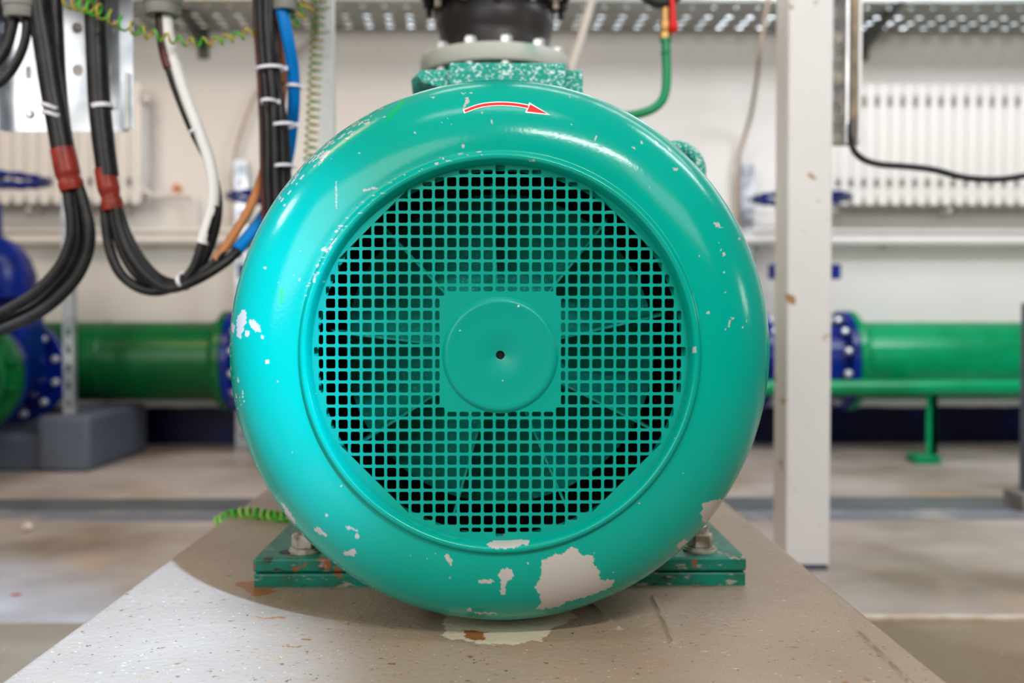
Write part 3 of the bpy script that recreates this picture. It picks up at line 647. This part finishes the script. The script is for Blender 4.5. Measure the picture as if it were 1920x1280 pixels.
# thick cable one
c1 = thing('power_cable', 'thick black cable, leftmost, with red-brown heat shrink splitting into cores', 'cable', tuple(P(100, 190, YC)), 'thick black supply cables')
obj('jacket', cable([(68,-55),(74,20),(86,90),(98,170),(110,235),(120,292)], 21), M_rubber, c1)
obj('jacket_strand', cable([(98,-55,1.615),(104,40,1.615),(108,120,1.615),(112,180,1.61),(118,235,1.607)], 14), M_rubber, c1)
b = B(); b.tube(smooth_path(pix([(117,279),(122,300),(127,325),(132,340),(136,357)], YC), 5), [x/F*YC for x in np.interp(range(21), [0,10,13,16,20], [22,23,20,23,21.5])], 24)
obj('heat_shrink', b, M_shrink, c1)
for i, (pts, r) in enumerate([([(126,345),(130,380),(135,420),(132,455),(112,500),(70,545),(15,580),(-60,615)], 10.5),
          ([(146,345),(158,385),(168,430),(164,475),(140,525),(92,573),(35,605),(-50,640)], 10.5),
          ([(135,350,1.62),(146,395,1.63),(150,440,1.63),(138,490,1.63),(100,545,1.63),(50,582,1.63),(-60,622,1.63)], 9)]):
    obj('cable_core', cable(pts, r), M_rubber, c1)
for (px, py, ax_) in ((98, 200, (110-98, -(235-200))), (101, 214, (12, -40))):
    b = B(); c = P(px+2, py+2, YC); ring_tie(b, c, (ax_[0]*1.0, 0, -(-ax_[1])*-1.0), 21/F*YC, 0.0028, rd=0.021); obj('cable_tie', b, M_tie, c1)
# thick cable two
c2 = thing('power_cable', 'thick black cable with red-brown heat shrink looping to white and blue sleeves', 'cable', tuple(P(190, 190, YC)), 'thick black supply cables')
obj('jacket', cable([(178,-55),(180,40),(183,120),(187,200),(194,265),(202,330)], 20), M_rubber, c2)
obj('jacket_strand', cable([(196,-55,1.615),(196,50,1.615),(197,130,1.61),(199,200,1.61),(202,240,1.607)], 8), M_rubber, c2)
b = B(); b.tube(smooth_path(pix([(197,316),(201,340),(205,358),(209,375),(212,394)], YC), 5), [x/F*YC for x in np.interp(range(21), [0,9,13,16,20], [19.5,20,17,20,19.5])], 24)
obj('heat_shrink', b, M_shrink, c2)
def core(pts, r, sleeve=None, m=None, rs=1.25, lab=None):
    o = obj('cable_core', cable(pts, r), M_rubber, c2)
    if sleeve:
        s = obj('sleeve', cable(sleeve, r*rs), m, o); s['label'] = lab
    return o
core([(197,385),(200,430),(208,475),(228,515),(262,540),(300,545),(340,530),(365,500),(378,462),(392,425),(402,385)], 9.5,
     [(379,456),(390,420),(399,385),(400,345),(392,300),(375,250),(352,190),(332,130),(318,80),(312,30)], M_cwhite, 1.15, 'white sleeve')
core([(210,388),(218,435),(236,485),(262,520),(300,537,1.61),(345,525,1.62),(378,495,1.63),(398,450,1.63),(408,405,1.63),(407,360,1.63),(392,305,1.63),(362,245,1.61),(335,180,1.605),(318,130),(308,90),(300,30)], 8.5,
     [(318,128,1.6),(310,100,1.6),(305,70,1.6),(302,25,1.6)], M_brown, 1.3, 'dark red sleeve')
core([(219,390,1.585),(226,430,1.585),(246,480,1.585),(280,520,1.585),(315,540,1.585),(360,528,1.585),(410,500,1.6),(448,468,1.62),(490,415,1.66)], 9.5,
     [(444,470,1.617),(468,440,1.64),(490,412,1.66),(520,360,1.70),(538,300,1.70),(546,250,1.68),(551,190,1.65),(549,130,1.63),(540,75,1.61),(528,15,1.6)], M_cblue, 1.25, 'blue sleeve')
core([(224,390,1.62),(238,435,1.62),(266,485,1.62),(300,520,1.62),(338,530,1.61),(372,515,1.60),(405,487,1.6),(440,440,1.62)], 7.5,
     [(403,488,1.6),(425,460,1.61),(448,425,1.62),(468,390,1.63),(485,350,1.65),(500,300,1.66),(520,230,1.66),(530,160,1.66),(526,90,1.66),(520,20,1.62)], M_corange, 1.15, 'tan sleeve')
b = B(); ring_tie(b, P(191,200,YC), (8,0,-60), 19.5/F*YC, 0.0035, rd=0.0185); obj('cable_tie', b, M_tie, c2)
b = B(); ring_tie(b, P(344,529,1.6), (40,0,14), 15/F*YC, 0.0028, rd=0.028); obj('cable_tie', b, M_tie, c2)
b = B(); ring_tie(b, P(364,246,1.6), (10,0,-20), 9/F*YC, 0.002, rd=0.010); obj('cable_tie', b, M_tie, c2)
b = B(); ring_tie(b, P(550,162,1.64), (0,0,-1), 14/F*YC, 0.0025, rd=0.014); obj('cable_tie', b, M_tie, c2)
# cables leaving the left gland
for (pts, lab) in (([(30,20),(22,60),(8,100),(-20,130),(-60,155)], 'upper black cable curving left out of the left gland'), ([(50,20),(48,70),(32,115),(5,150),(-50,185)], 'lower black cable curving left out of the left gland')):
    tag(obj('cable', cable(pts, 8.5), M_rubber), lab, 'cable', 'cables from the left gland')
# bundle
YB2 = 1.62
bund = [([(478,-60),(480,40),(486,130),(491,230),(493,330),(497,420),(505,500)], 5.5, M_brown, 'dark red-brown cable along the left edge of the black bundle', 1.62),
        ([(487,-60),(489,40),(495,130),(500,190),(503,260),(503,350),(508,440),(515,520)], 7.5, M_rubber, 'black bundle cable next to the red-brown one', 1.61),
        ([(499,-60),(500,40),(507,130),(513,200),(516,280),(518,360),(524,440),(530,520)], 7.5, M_rubber, 'middle black cable of the tied bundle', 1.60),
        ([(508,-60,1.63),(511,40,1.63),(518,130,1.62),(526,210,1.61),(530,280,1.61),(531,350,1.61),(537,440,1.61),(545,520,1.61)], 7, M_rubber, 'black cable right of the middle of the tied bundle', 1.61),
        ([(508,-60,1.60),(508,60,1.60),(517,140,1.61),(532,220,1.615),(539,290,1.62),(541,350,1.62),(546,430,1.62),(552,520,1.62)], 6.5, M_rubber, 'rightmost black cable of the tied bundle', 1.62)]
for pts, r, m, lab, y in bund:
    tag(obj('cable', cable(pts, r, y), m), lab, 'cable', 'cables of the tied black bundle')
for (px, py, rx, dy, lab) in ((506,129,26,0,'white cable tie, topmost on the black bundle'), (504,191,14,-0.012,'white cable tie with a round head, second down the black bundle'), (531,235,22,0,'white cable tie joining blue sleeve and black bundle'), (531,312,18,0,'white cable tie lowest on the black bundle')):
    b = B(); ring_tie(b, P(px, py, 1.61+dy), (0.08, 0, -1), rx/F*1.61, 0.0024, rd=0.02); tag(obj('cable_tie', b, M_tie), lab, 'cable tie', 'ties on the black bundle')
# mounting panel
YP = 1.76
def plate(x0, x1, z0, z1, y, holes, cell_x, cell_z):
    """sheet with round or slotted holes; holes: (cx, cz, hw, hh)"""
    b = B(); xs_ = sorted(set([x0, x1] + cell_x)); zs_ = sorted(set([z0, z1] + cell_z))
    for i in range(len(xs_)-1):
        for j in range(len(zs_)-1):
            c = [(xs_[i], zs_[j]), (xs_[i+1], zs_[j]), (xs_[i+1], zs_[j+1]), (xs_[i], zs_[j+1])]
            hs = [h for h in holes if xs_[i] < h[0] < xs_[i+1] and zs_[j] < h[1] < zs_[j+1]]
            if not hs: b.add([(p[0], y, p[1]) for p in c], [(0,1,2,3)]); continue
            h = hs[0]; n = 20; r = min(h[2], h[3]); ex, ez = h[2]-r, h[3]-r; hp = []
            for k in range(n):
                t = 2*PI*(k+0.5)/n; hp.append((h[0]+math.cos(t)*r + math.copysign(ex, math.cos(t)), h[1]+math.sin(t)*r + math.copysign(ez, math.sin(t))))
            pts = [Vector((p[0], p[1], 0)) for p in c]; hv = [Vector((p[0], p[1], 0)) for p in hp]
            b.add([(p.x, y, p.y) for p in pts+hv], [tuple(t) for t in geometry.tessellate_polygon([pts, hv])])
    return b
hs = []; s_ = YP/F
for (px, py, w, h) in ((145,53,10,11),(146,132,10,11),(20,52,3.5,11),(91,55,4.5,12),(54,136,5,12),(203,131,4.5,12),(215,50,4.5,12),(24,-30,4,11),(145,-26,10,11),(205,-30,4.5,12)):
    p = P(px, py, YP); hs.append((p.x, p.z, w*s_, h*s_))
pa = P(14, 247, YP); pb = P(240, 247, YP)
panel = thing('mounting_panel', 'galvanised steel panel with round and slotted holes behind the thick cables', 'metal panel', ((pa.x+pb.x)/2, YP, pa.z))
b = plate(pa.x, pb.x, pa.z, 1.30, YP, hs, [X(a_, YP) for a_ in (38, 72, 118, 175, 230)], [Z(a_, YP) for a_ in (-60, 10, 92, 160)])
obj('sheet', b, M_galv, panel, smooth=False, solid=0.002)
b = B(); b.box(pb.x, X(258, YP-0.02), YP-0.03, YP-0.028, pa.z, 1.30); b.box(pb.x-0.002, pb.x, YP-0.03, YP, pa.z, 1.30); b.box(pa.x-0.002, pa.x, YP-0.03, YP, pa.z, 1.30)
obj('folded_edge', b, M_galv, panel, smooth=False)
b = B(); b.box(X(240, YP-0.031), X(248, YP-0.031), YP-0.034, YP-0.0302, Z(243, YP-0.03), Z(140, YP-0.03)); obj('edge_strip', b, M_galvw, panel)
b = B(); b.lathe(P(56,214,YP-0.001), (0,-1,0), [(0.008,0),(0.008,0.002),(0.005,0.005),(0,0.0055)], 20); obj('screw', b, M_steel, panel)
# vertical rail and arm
YR = 1.9; fr = thing('slotted_rail', 'white-grey slotted upright rail left of the motor', 'rail', (X(613, YR), YR, PZ))
xa, xb = X(600, YR), X(626, YR); hs = []; cz = []
z = PZ+0.03
while z < 1.42:
    hs.append(((xa+xb)/2+0.003, z, 0.0065, 0.002)); cz += [z-0.022, z+0.022]; z += 0.0458
b = plate(xa, xb, PZ, 1.45, YR, hs, [], cz); obj('rail_face', b, M_galvw, fr, smooth=False, solid=0.002)
obj('rail_sides', B().box(xa-0.001, xa+0.001, YR, YR+0.025, PZ, 1.45).box(xb-0.001, xb+0.001, YR, YR+0.025, PZ, 1.45), M_galvw, fr, smooth=False)
obj('cross_arm', B().box(-0.98, xb, YP+0.001, YR+0.03, 1.20, 1.24).box(-0.58, -0.54, 1.682, YR, 1.238, 1.262), M_galv, fr, bevel=0.002)
# coiled earth wires
M_lime = mat('earth wire lime', (0.30, 0.55, 0.10), 0.4, 0, (0.22, 0.5, 0.06))
def coil(name, path, R, turns, r, label, per=14, m2=None):
    b = B(); b.tube(helix(path, R, turns, per), r, 8, 0, False, 1); return tag(obj(name, b, [M_green, m2 or M_yellow]), label, 'wire', 'green and yellow coiled earth wires')
coil('coiled_wire', pix([(122,2,1.58),(150,8,1.57),(185,20,1.55),(225,42,1.55),(262,58,1.55),(300,68,1.56),(350,78,1.57),(400,78,1.58),(440,70,1.6),(482,58,1.62)]), lambda t: 0.010 if t < 0.3 else 0.010-0.0035*min((t-0.3)/0.3, 1), 18, 0.0021, 'green-yellow coiled wire sagging from the panel across to the bundle')
coil('coiled_wire', pix([(604,-40,1.86),(597,40,1.86),(592,120,1.86),(588,200,1.86),(584,262,1.86),(581,320,1.86)]), 0.0115, 25, 0.0017, 'green-yellow coiled wire hanging down beside the slotted rail')
coil('coiled_wire', pix([(590,-20,1.62),(575,8,1.62),(560,28,1.62),(545,38,1.62),(535,30,1.62)]), 0.013, 5, 0.0021, 'short green-yellow coil beside the gland over the blue sleeve')
coil('coiled_wire', pix([(412,978,1.60),(432,968,1.58),(455,962,1.57),(478,962,1.56),(500,966,1.55),(530,968,1.53),(560,970,1.52)]), lambda t: 0.0088*(1-0.3*t), 12, 0.0030, 'bright green coiled wire lying on the plinth left of the motor', 14, M_lime)

# ------------------------------------------------------------------ column and conduit
cxl, cxr = X(1475, 2.18), X(1559, 2.18)
b = B(); b.box(cxl, cxr, 2.18, 2.28, 0.006, ZC)
col_ = thing('steel_column', 'white painted square steel column with rust at its foot', 'column', ((cxl+cxr)/2, 2.23, 0))
obj('shaft', b, M_column, col_, bevel=0.004); obj('base_plate', B().box(cxl+0.002, cxr-0.006, 2.177, 2.285, 0, 0.012), M_block, col_, bevel=0.002)
Yc = 2.22; cd = thing('cable_conduit', 'slotted metal conduit channel fixed to the right side of the white column', 'conduit', (X(1588, Yc), Yc, Z(270, Yc)))
zb = Z(268, Yc); hs = []; cz = []; z = zb + 0.03; x0, x1 = X(1562, Yc), X(1579, Yc)
while z < 1.5: hs.append(((x0+x1)/2, z, 0.004, 0.012)); cz += [z-0.022, z+0.022]; z += 0.046
obj('slotted_side', plate(x0, x1, zb, 1.52, Yc, hs, [], cz), mat('dull zinc', (0.30, 0.27, 0.23), 0.45, 0.5, (0.12, 0.11, 0.10), 18), cd, smooth=False, solid=0.002)
obj('channel_back', B().box(x0, X(1612, Yc), Yc+0.03, Yc+0.033, zb, 1.52).box(X(1606, Yc), X(1612, Yc), Yc, Yc+0.03, zb, 1.52), M_galvw, cd, smooth=False)
obj('conduit_tube', B().cyl((X(1584, Yc), Yc-0.003, zb-0.002), (X(1584, Yc), Yc-0.003, 1.52), 0.0075), M_steel, cd)
obj('worn_strip', B().box(X(1592, Yc), X(1604, Yc), Yc-0.002, Yc, zb+0.01, 1.52), mat('tarnished strip', (0.30, 0.22, 0.13), 0.4, 0.5, (0.12, 0.11, 0.09), 20), cd, smooth=False)
tag(obj('cable', cable([(1594,215,2.24),(1594,235,2.21),(1595,255,2.19),(1600,280,2.18),(1618,298,2.18),(1650,308,2.18),(1700,312,2.18),(1750,318,2.18),(1800,331,2.18),(1850,336,2.18),(1900,333,2.18),(1990,315,2.18)], 6, 2.18), M_rubber), 'black cable leaving the conduit and sagging to the right edge', 'cable')

# ------------------------------------------------------------------ valves and pipes
def bolt_ring(o, c, ax, R, n, r, off, m, t0=0.0, both=True):
    ax = Vector(ax).normalized(); u = ax.cross(Vector((0, 0, 1))).normalized(); w = ax.cross(u)
    for k in range(n):
        t = 2*PI*(k+t0)/n; p = Vector(c) + (u*math.cos(t)+w*math.sin(t))*R; b = B()
        b.lathe(p, ax, [(0, -off), (r*0.7, -off), (r, -off+0.004), (r, off-0.004), (r*0.7, off), (0, off)], 8); obj('bolt', b, m, o)
def gate_valve(c, ax, half, label, zw, dome_r, post=True, R=0.205, near_green=True):
    c = Vector(c); ax = Vector(ax).normalized(); side = Vector((0,0,1)).cross(ax)
    v = thing('gate_valve', label, 'valve', (c.x, c.y, c.z), 'blue gate valves')
    b = B(); b.lathe(c - ax*half, ax, [(0.12, 0.0), (0.15, 0.02), (0.15, half*2-0.02), (0.12, half*2)], 40)
    b.obox(c + Vector((0,0,0.12)), ax, side, (0,0,1), 0.055 if dome_r < 0.15 else 0.09, 0.15, 0.15)
    obj('valve_body', b, M_blue, v, bevel=0.01)
    for s in (-1, 1):
        fc_ = c + ax*s*(half-0.016); b = B(); b.lathe(fc_, ax, [(0.10, -0.016), (R-0.004, -0.016), (R, -0.012), (R, 0.012), (R-0.004, 0.016), (0.10, 0.016)], 56)
        f = obj('flange', b, M_blue, v); bolt_ring(f, fc_, ax, R*0.84, 12, 0.014, 0.038, M_boltw, 0.5)
    zt = c.z + 0.27 
    b = B(); b.lathe((c.x, c.y, zt), (0,0,1), [(dome_r*1.15, 0), (dome_r*1.25, 0.004), (dome_r*1.25, 0.035), (dome_r, 0.04), (dome_r*0.98, 0.09), (dome_r*0.85, 0.15), (dome_r*0.6, 0.205), (dome_r*0.25, 0.235), (0.035, 0.25), (0.035, zw-zt-0.10), (0.028, zw-zt-0.09)], 40)
    obj('bonnet', b, M_blue, v)
    b = B(); b.cyl((c.x, c.y, zt+0.2), (c.x, c.y, zw+0.035), 0.013); sp = obj('spindle', b, M_steel, v)
    Rw = 0.192; b = B(); pts = [Vector((c.x+math.cos(t)*Rw, c.y+math.sin(t)*Rw, zw)) for t in [2*PI*k/72 for k in range(72)]]
    b.tube(pts, [0.0115 + 0.0025*math.sin(k*2*PI/72*18) for k in range(72)], 14, closed=True)
    for k in range(5):
        t = 2*PI*k/5+0.4; b.tube([Vector((c.x, c.y, zw-0.01)), Vector((c.x+math.cos(t)*0.1, c.y+math.sin(t)*0.1, zw-0.012)), Vector((c.x+math.cos(t)*Rw, c.y+math.sin(t)*Rw, zw))], [0.014, 0.011, 0.012], 10)
    b.lathe((c.x, c.y, zw-0.03), (0,0,1), [(0.03, 0), (0.034, 0.004), (0.034, 0.04), (0.026, 0.045), (0, 0.045)], 20)
    obj('handwheel', b, M_blue, v)
    return v
YPp = 4.10; zp = Z(676, YPp); Rp = 0.160
vL = gate_valve((X(-13, 3.71), 3.71, 0.355), (0, 1, 0), 0.18, 'large blue gate valve with domed bonnet at the left edge', Z(341, 3.75), 0.155)
vM = gate_valve((-0.915, YPp, zp), (1, 0, 0), 0.185, 'blue gate valve mostly hidden behind the teal motor', Z(371, YPp), 0.08)
vR = gate_valve((X(1500, YPp), YPp, zp), (1, 0, 0), 0.185, 'blue gate valve behind the white column', Z(371, YPp), 0.08)
# lugs beside the bonnets
for v, cx_ in ((vM, -0.915), (vR, X(1500, YPp))):
    for s in (-1, 1): obj('lug', B().box(*sorted((cx_+s*0.10, cx_+s*0.145)), YPp-0.07, YPp-0.03, Z(524, YPp), Z(496, YPp)).box(*sorted((cx_+s*0.08, cx_+s*0.14)), YPp-0.06, YPp-0.04, Z(516, YPp), Z(504, YPp)), M_blue, v, bevel=0.004)
def pipe_run(name, x0, x1, label, m, fls, weld=None):
    t = thing(name, label, 'pipe', ((x0+x1)/2, YPp, zp-Rp)); b = B(); b.cyl((x0, YPp, zp), (x1, YPp, zp), Rp, 64)
    obj('pipe_body', b, m, t)
    if weld is not None: b = B(); b.lathe((weld, YPp, zp), (1,0,0), [(Rp, -0.008), (Rp+0.004, -0.003), (Rp+0.004, 0.003), (Rp, 0.008)], 64, cap=False); obj('weld_seam', b, m, t)
    for (fx, s) in fls:
        b = B(); b.lathe((fx, YPp, zp), (s, 0, 0), [(Rp, -0.03), (Rp+0.012, -0.028), (Rp+0.016, -0.001), (0.203, 0), (0.206, 0.003), (0.206, 0.024), (0.203, 0.027), (0.12, 0.027)], 56)
        f = obj('flange', b, m, t); bolt_ring(f, (fx+s*0.01, YPp, zp), (1,0,0), 0.172, 12, 0.014, 0.026, m, 0.5)
    return t
pipe_run('green_pipe', -2.6, -1.13, 'thick green pipe, darkened as shaded, on the left between two blue valves', M_pipe_shaded, [(-1.129, 1)], X(176, 3.95))
pipe_run('green_pipe', X(1500, YPp)+0.214, 3.4, 'thick green pipe, coloured as lit, running to the right edge', M_pipe_lit, [(X(1500, YPp)+0.213, -1)])
pipe_run('green_pipe', -0.70, X(1500, YPp)-0.214, 'green pipe between the two valves hidden behind the motor', M_pipe_shaded, [(-0.701, -1), (X(1500, YPp)-0.213, 1)])
# branch coming forward from the left valve
xv = X(-13, 3.71); t = thing('branch_pipe', 'green flanged pipe stub in front of the left blue valve', 'pipe', (xv, 3.4, 0.355))
obj('pipe_body', B().cyl((xv, 2.6, 0.355), (xv, 3.49, 0.355), 0.15, 48), M_pipe_shaded, t)
b = B(); b.lathe((xv, 3.50, 0.355), (0, 1, 0), [(0.15, -0.04), (0.165, -0.03), (0.17, -0.012), (0.203, -0.011), (0.206, -0.008), (0.206, 0.024), (0.12, 0.026)], 56); f = obj('flange', b, M_pipe_shaded, t)
bolt_ring(f, (xv, 3.50, 0.355), (0, 1, 0), 0.183, 12, 0.014, 0.030, M_pipe_shaded, 0.5)
# small rail pipe on a post
rp = thing('rail_pipe', 'slim green pipe on a post in front of the thick right-hand pipe', 'pipe', (X(1745, 3.82), 3.82, 0))
zr = Z(727, 3.78); b = B().cyl((X(1400, 3.78), 3.78, zr), (2.9, 3.78, zr), 0.030, 24); obj('pipe_body', b, M_pipe_lit, rp)
b = B(); xx = X(1745, 3.82); b.box(xx-0.004, xx+0.022, 3.80, 3.84, 0.006, zr-0.02); b.box(xx-0.022, xx+0.022, 3.80, 3.806, 0.006, zr-0.02); obj('post', b, M_pipe_lit, rp, bevel=0.002)
obj('foot_plate', B().box(X(1712, 3.80), xx+0.02, 3.76, 3.86, 0, 0.034), M_pipe_lit, rp, bevel=0.004)
# support block
b = B().box(-1.675, X(150, 3.53), 3.60, 4.20, 0, 0.205).box(-2.5, -1.66, 3.62, 4.18, 0, 0.138); bl = obj('support_block', b, M_block, bevel=0.02, seg=3); tag(bl, 'blue-grey concrete block under the left green pipe', 'block')
# galvanised posts
def post(px, ytop, Y, zbot, label, w=0.055):
    x = X(px, Y); z1 = Z(ytop, Y); hs = []; cz = []; z = zbot+0.04
    while z < z1-0.02: hs.append((x, z, 0.007, 0.016)); cz += [z-0.03, z+0.03]; z += 0.065
    cz = [q for q in cz if q < z1]
    t = thing('strut_post', label, 'post', (x, Y, zbot), 'galvanised strut posts')
    obj('face', plate(x-w/2, x+w/2, zbot, z1, Y, hs, [], cz), M_galv, t, smooth=False, solid=0.003)
    obj('sides', B().box(x-w/2, x-w/2+0.003, Y, Y+0.028, zbot, z1).box(x+w/2-0.003, x+w/2, Y, Y+0.028, zbot, z1), M_galv, t, smooth=False)
post(128, 352, 3.65, 0.205, 'galvanised post standing beside the large left valve', 0.04)
post(453, 302, 4.37, 0, 'galvanised post behind the handwheel left of the motor')
post(1400, 307, 4.37, 0, 'galvanised post between the motor and the white column')
# thin cables on the wall
for pts, r, lab in (([(700,-40,4.38),(600,60,4.38),(520,130,4.38),(480,178,4.38),(456,235,4.38),(440,300,4.38),(438,420,4.38)], 3, 'thin tan cable on the wall above the post left of the motor'),
                    ([(1450,-60,3.9),(1440,0,3.9),(1424,100,3.95),(1420,140,4.1),(1408,215,4.3),(1392,270,4.38),(1385,310,4.38),(1384,420,4.39)], 4, 'thin pale cable dropping between motor and white column')):
    tag(obj('wall_cable', cable(pts, r, 4.38), mat('tan cable', (0.45, 0.36, 0.30), 0.5)), lab, 'cable')
tag(obj('slanted_rod', cable([(1125,-60,3.4),(1110,0,3.4),(1092,62,3.4),(1070,130,3.4),(1050,200,3.4)], 7, 3.4), mat('pale rod paint', (0.62, 0.56, 0.50), 0.5)), 'pale slanted rod right of the black rubber joint', 'rod')

# wall pipes
wp = thing('wall_pipe', 'thick white heating pipe along the wall', 'pipe', (0, 4.36, Z(450, 4.36)))
obj('pipe_body', B().cyl((XL, 4.36, Z(450, 4.34)), (XR, 4.36, Z(450, 4.34)), 0.023, 20), M_rad, wp)
b = B()
for px in (290, 700, 1420, 1660): b.box(X(px, 4.4)-0.01, X(px, 4.4)+0.01, 4.36, WY, Z(453, 4.36)-0.01, Z(453, 4.36)+0.01)
obj('bracket', b, M_rad, wp)
wp2 = thing('wall_pipe', 'thin white pipe just above the thick heating pipe', 'pipe', (0, 4.38, Z(433, 4.38)))
obj('pipe_body', B().cyl((XL, 4.38, Z(432, 4.36)), (XR, 4.38, Z(432, 4.36)), 0.012, 16), M_rad, wp2)
b = B()
for px in (290, 700, 1420, 1660): b.box(X(px, 4.4)-0.008, X(px, 4.4)+0.008, 4.38, WY, Z(432, 4.38)-0.008, Z(432, 4.38)+0.008)
obj('bracket', b, M_rad, wp2)

# ------------------------------------------------------------------ radiators
YRd = 4.27
zt, zb_ = Z(155, YRd), Z(384, YRd); PR = 24.1/F*YRd
def section(x, parent):
    w = PR/2-0.0016; wn = PR/2-0.0098
    L_ = [(w*0.55, zb_), (w*0.9, zb_+0.02), (w, zb_+0.045), (w, Z(352,YRd)), (wn, Z(350,YRd)), (wn, Z(336,YRd)), (w, Z(334,YRd)), (w, Z(200,YRd)), (wn, Z(198,YRd)), (wn, Z(180,YRd)), (w, Z(178,YRd)), (w, zt-0.02), (w*0.8, zt)]
    poly = [(x+a, YRd, z) for a, z in L_] + [(x-a, YRd, z) for a, z in reversed(L_)]
    b = B().prism(poly, (0, 0.012, 0)); b.prism([(p[0], YRd+0.085, p[2]) for p in poly], (0, 0.012, 0))
    b.box(x-wn*0.7, x+wn*0.7, YRd+0.01, YRd+0.087, zb_+0.02, zt-0.02)
    b.box(x-0.0035, x+0.0035, YRd-0.004, YRd+0.002, zb_+0.06, zt-0.05)
    return obj('radiator_section', b, M_rad, parent, bevel=0.003, seg=2)
def radiator(xstart, n, label):
    t = thing('radiator', label, 'radiator', (xstart + PR*n/2, YRd+0.05, zb_), 'white sectional radiators')
    s = section(xstart+PR/2, t)
    for k in range(1, n):
        c = s.copy(); COL.objects.link(c); c.parent = t; c.location = (PR*k, 0, 0)
    b = B()
    for k in (1, n//2, n-2): b.box(xstart+PR*k-0.01, xstart+PR*k+0.01, YRd+0.08, WY-0.002, zb_+0.08, zb_+0.10); b.box(xstart+PR*k-0.008, xstart+PR*k+0.008, YRd+0.03, WY-0.002, zb_-0.025, zb_-0.01)
    b.cyl((xstart-0.02, YRd+0.05, zt-0.06), (xstart+PR*n+0.02, YRd+0.05, zt-0.06), 0.016, 16); b.cyl((xstart-0.02, YRd+0.05, zb_+0.05), (xstart+PR*n+0.02, YRd+0.05, zb_+0.05), 0.016, 16)
    obj('manifold', b, M_rad, t)
    return t
rl = radiator(X(268, YRd)-PR*17, 17, 'cream sectional radiator on the wall behind the left cables')
b = B().tube(smooth_path(pix([(262,362,4.33),(275,365,4.35),(300,366,4.38),(350,366,4.38),(363,372,4.38),(366,400,4.38),(366,430,4.38)]), 5), 0.009, 12); obj('feed_pipe', b, M_rad, rl)
b = B(); b.lathe(P(264,366,4.30), (1,0,0), [(0.012,0),(0.014,0.004),(0.014,0.02),(0.009,0.024)], 12); obj('feed_valve', b, M_rustbolt, rl)
radiator(X(1546, YRd), 20, 'white sectional radiator on the wall right of the column')
b = B(); b.lathe(P(330,352,4.40), (0,-1,0), [(0.0,-0.03),(0.02,-0.03),(0.02,0.004),(0,0.006)], 4); tag(obj('orange_clip', b, mat('orange plastic', (0.7,0.22,0.1), 0.5)), 'small orange clip on the wall right of the left radiator', 'clip')

# ------------------------------------------------------------------ cable tray
TZ = 1.822; tray = thing('cable_tray', 'perforated galvanised cable tray along the top of the wall', 'cable tray', (0, 4.25, TZ))
rows = [4.08, 4.21, 4.29, 4.36]; x0, x1 = -3.2, 3.4; hs = []; px_ = 39.7/F*4.21; ys_ = [4.0, 4.14, 4.25, 4.325, 4.42]
b = B(); nI = int((x1-x0)/px_)
for j in range(4):
    offs = [0.0, 0.0, -0.004, -0.008][j]
    for i in range(nI):
        xa_ = x0 + i*px_; c = [(xa_, ys_[j]), (xa_+px_, ys_[j]), (xa_+px_, ys_[j+1]), (xa_, ys_[j+1])]
        hc = (xa_+px_/2+offs, rows[j]); n = 16; hp = []
        hw, hd = (0.009, 0.006) if j == 0 else (0.0155, 0.0115)
        for k in range(n):
            t = 2*PI*(k+0.5)/n; hp.append((hc[0]+math.cos(t)*hw, hc[1]+math.sin(t)*hd))
        pts = [Vector((p[0], p[1], 0)) for p in c]; hv = [Vector((p[0], p[1], 0)) for p in hp]
        b.add([(p.x, p.y, TZ) for p in pts+hv], [tuple(t) for t in geometry.tessellate_polygon([pts, hv])])
obj('perforated_base', b, M_tray, tray, smooth=False, solid=0.0015)
b = B(); b.box(x0, x1, 3.999, 4.001, TZ, TZ+0.016); b.box(x0, x1, 4.419, 4.421, TZ, TZ+0.012); obj('side_lip', b, M_tray, tray, smooth=False)
M_brk = mat('dark bracket steel', (0.10, 0.105, 0.09), 0.5, 0.3)
for px in (378, 1622):
    x = X(px, 4.36); b = B(); b.box(x-0.02, x+0.02, 4.40, WY-0.002, Z(110, 4.41), TZ-0.001)
    b.prism([(x-0.012, 4.41, Z(96, 4.41)), (x-0.012, 4.41, Z(60, 4.41)), (x-0.012, 4.02, TZ-0.002), (x-0.012, 3.98, TZ-0.002)], (0.024, 0, 0)); obj('bracket', b, M_brk, tray, smooth=False)

# ------------------------------------------------------------------ small things at the edges
a = P(1902, 965, 2.82); b = B().box(1.487, 1.62, 2.80, 2.92, 0, 0.052); ms = thing('machine_stand', 'grey steel foot and post at the right edge of the floor', 'stand', (1.55, 2.86, 0))
obj('foot', b, mat('weathered steel', (0.18, 0.17, 0.16), 0.5, 0.2, (0.3, 0.28, 0.26), 12), ms, bevel=0.004); obj('post', B().box(1.525, 1.585, 2.86, 2.90, 0.052, 0.6), M_block, ms, bevel=0.002)
def crumb(px, py, s, m, lab, cat, seed):
    r = random.Random(seed); x, y = flo(px, py, 0.0); b = B(); bm = bmesh.new(); bmesh.ops.create_icosphere(bm, subdivisions=2, radius=1)
    for v in bm.verts: v.co = v.co*(1+r.uniform(-0.22, 0.22))
    vs = [(x+v.co.x*s[0], y+v.co.y*s[1], s[2]+v.co.z*s[2]*0.98) for v in bm.verts]; fs = [tuple(v.index for v in f.verts) for f in bm.faces]; bm.free()
    b.add(vs, fs); tag(obj('debris', b, m, smooth=False), lab, cat)
crumb(50, 996, (0.014, 0.014, 0.011), M_rock, 'pale crumb of plaster on the left floor near the steel strip', 'debris', 1)
crumb(30, 1116, (0.011, 0.006, 0.002), M_frag, 'flat rust-red flake on the floor at far left', 'debris', 2)

for o in list(bpy.data.objects):
    if '_o' in o: del o['_o']
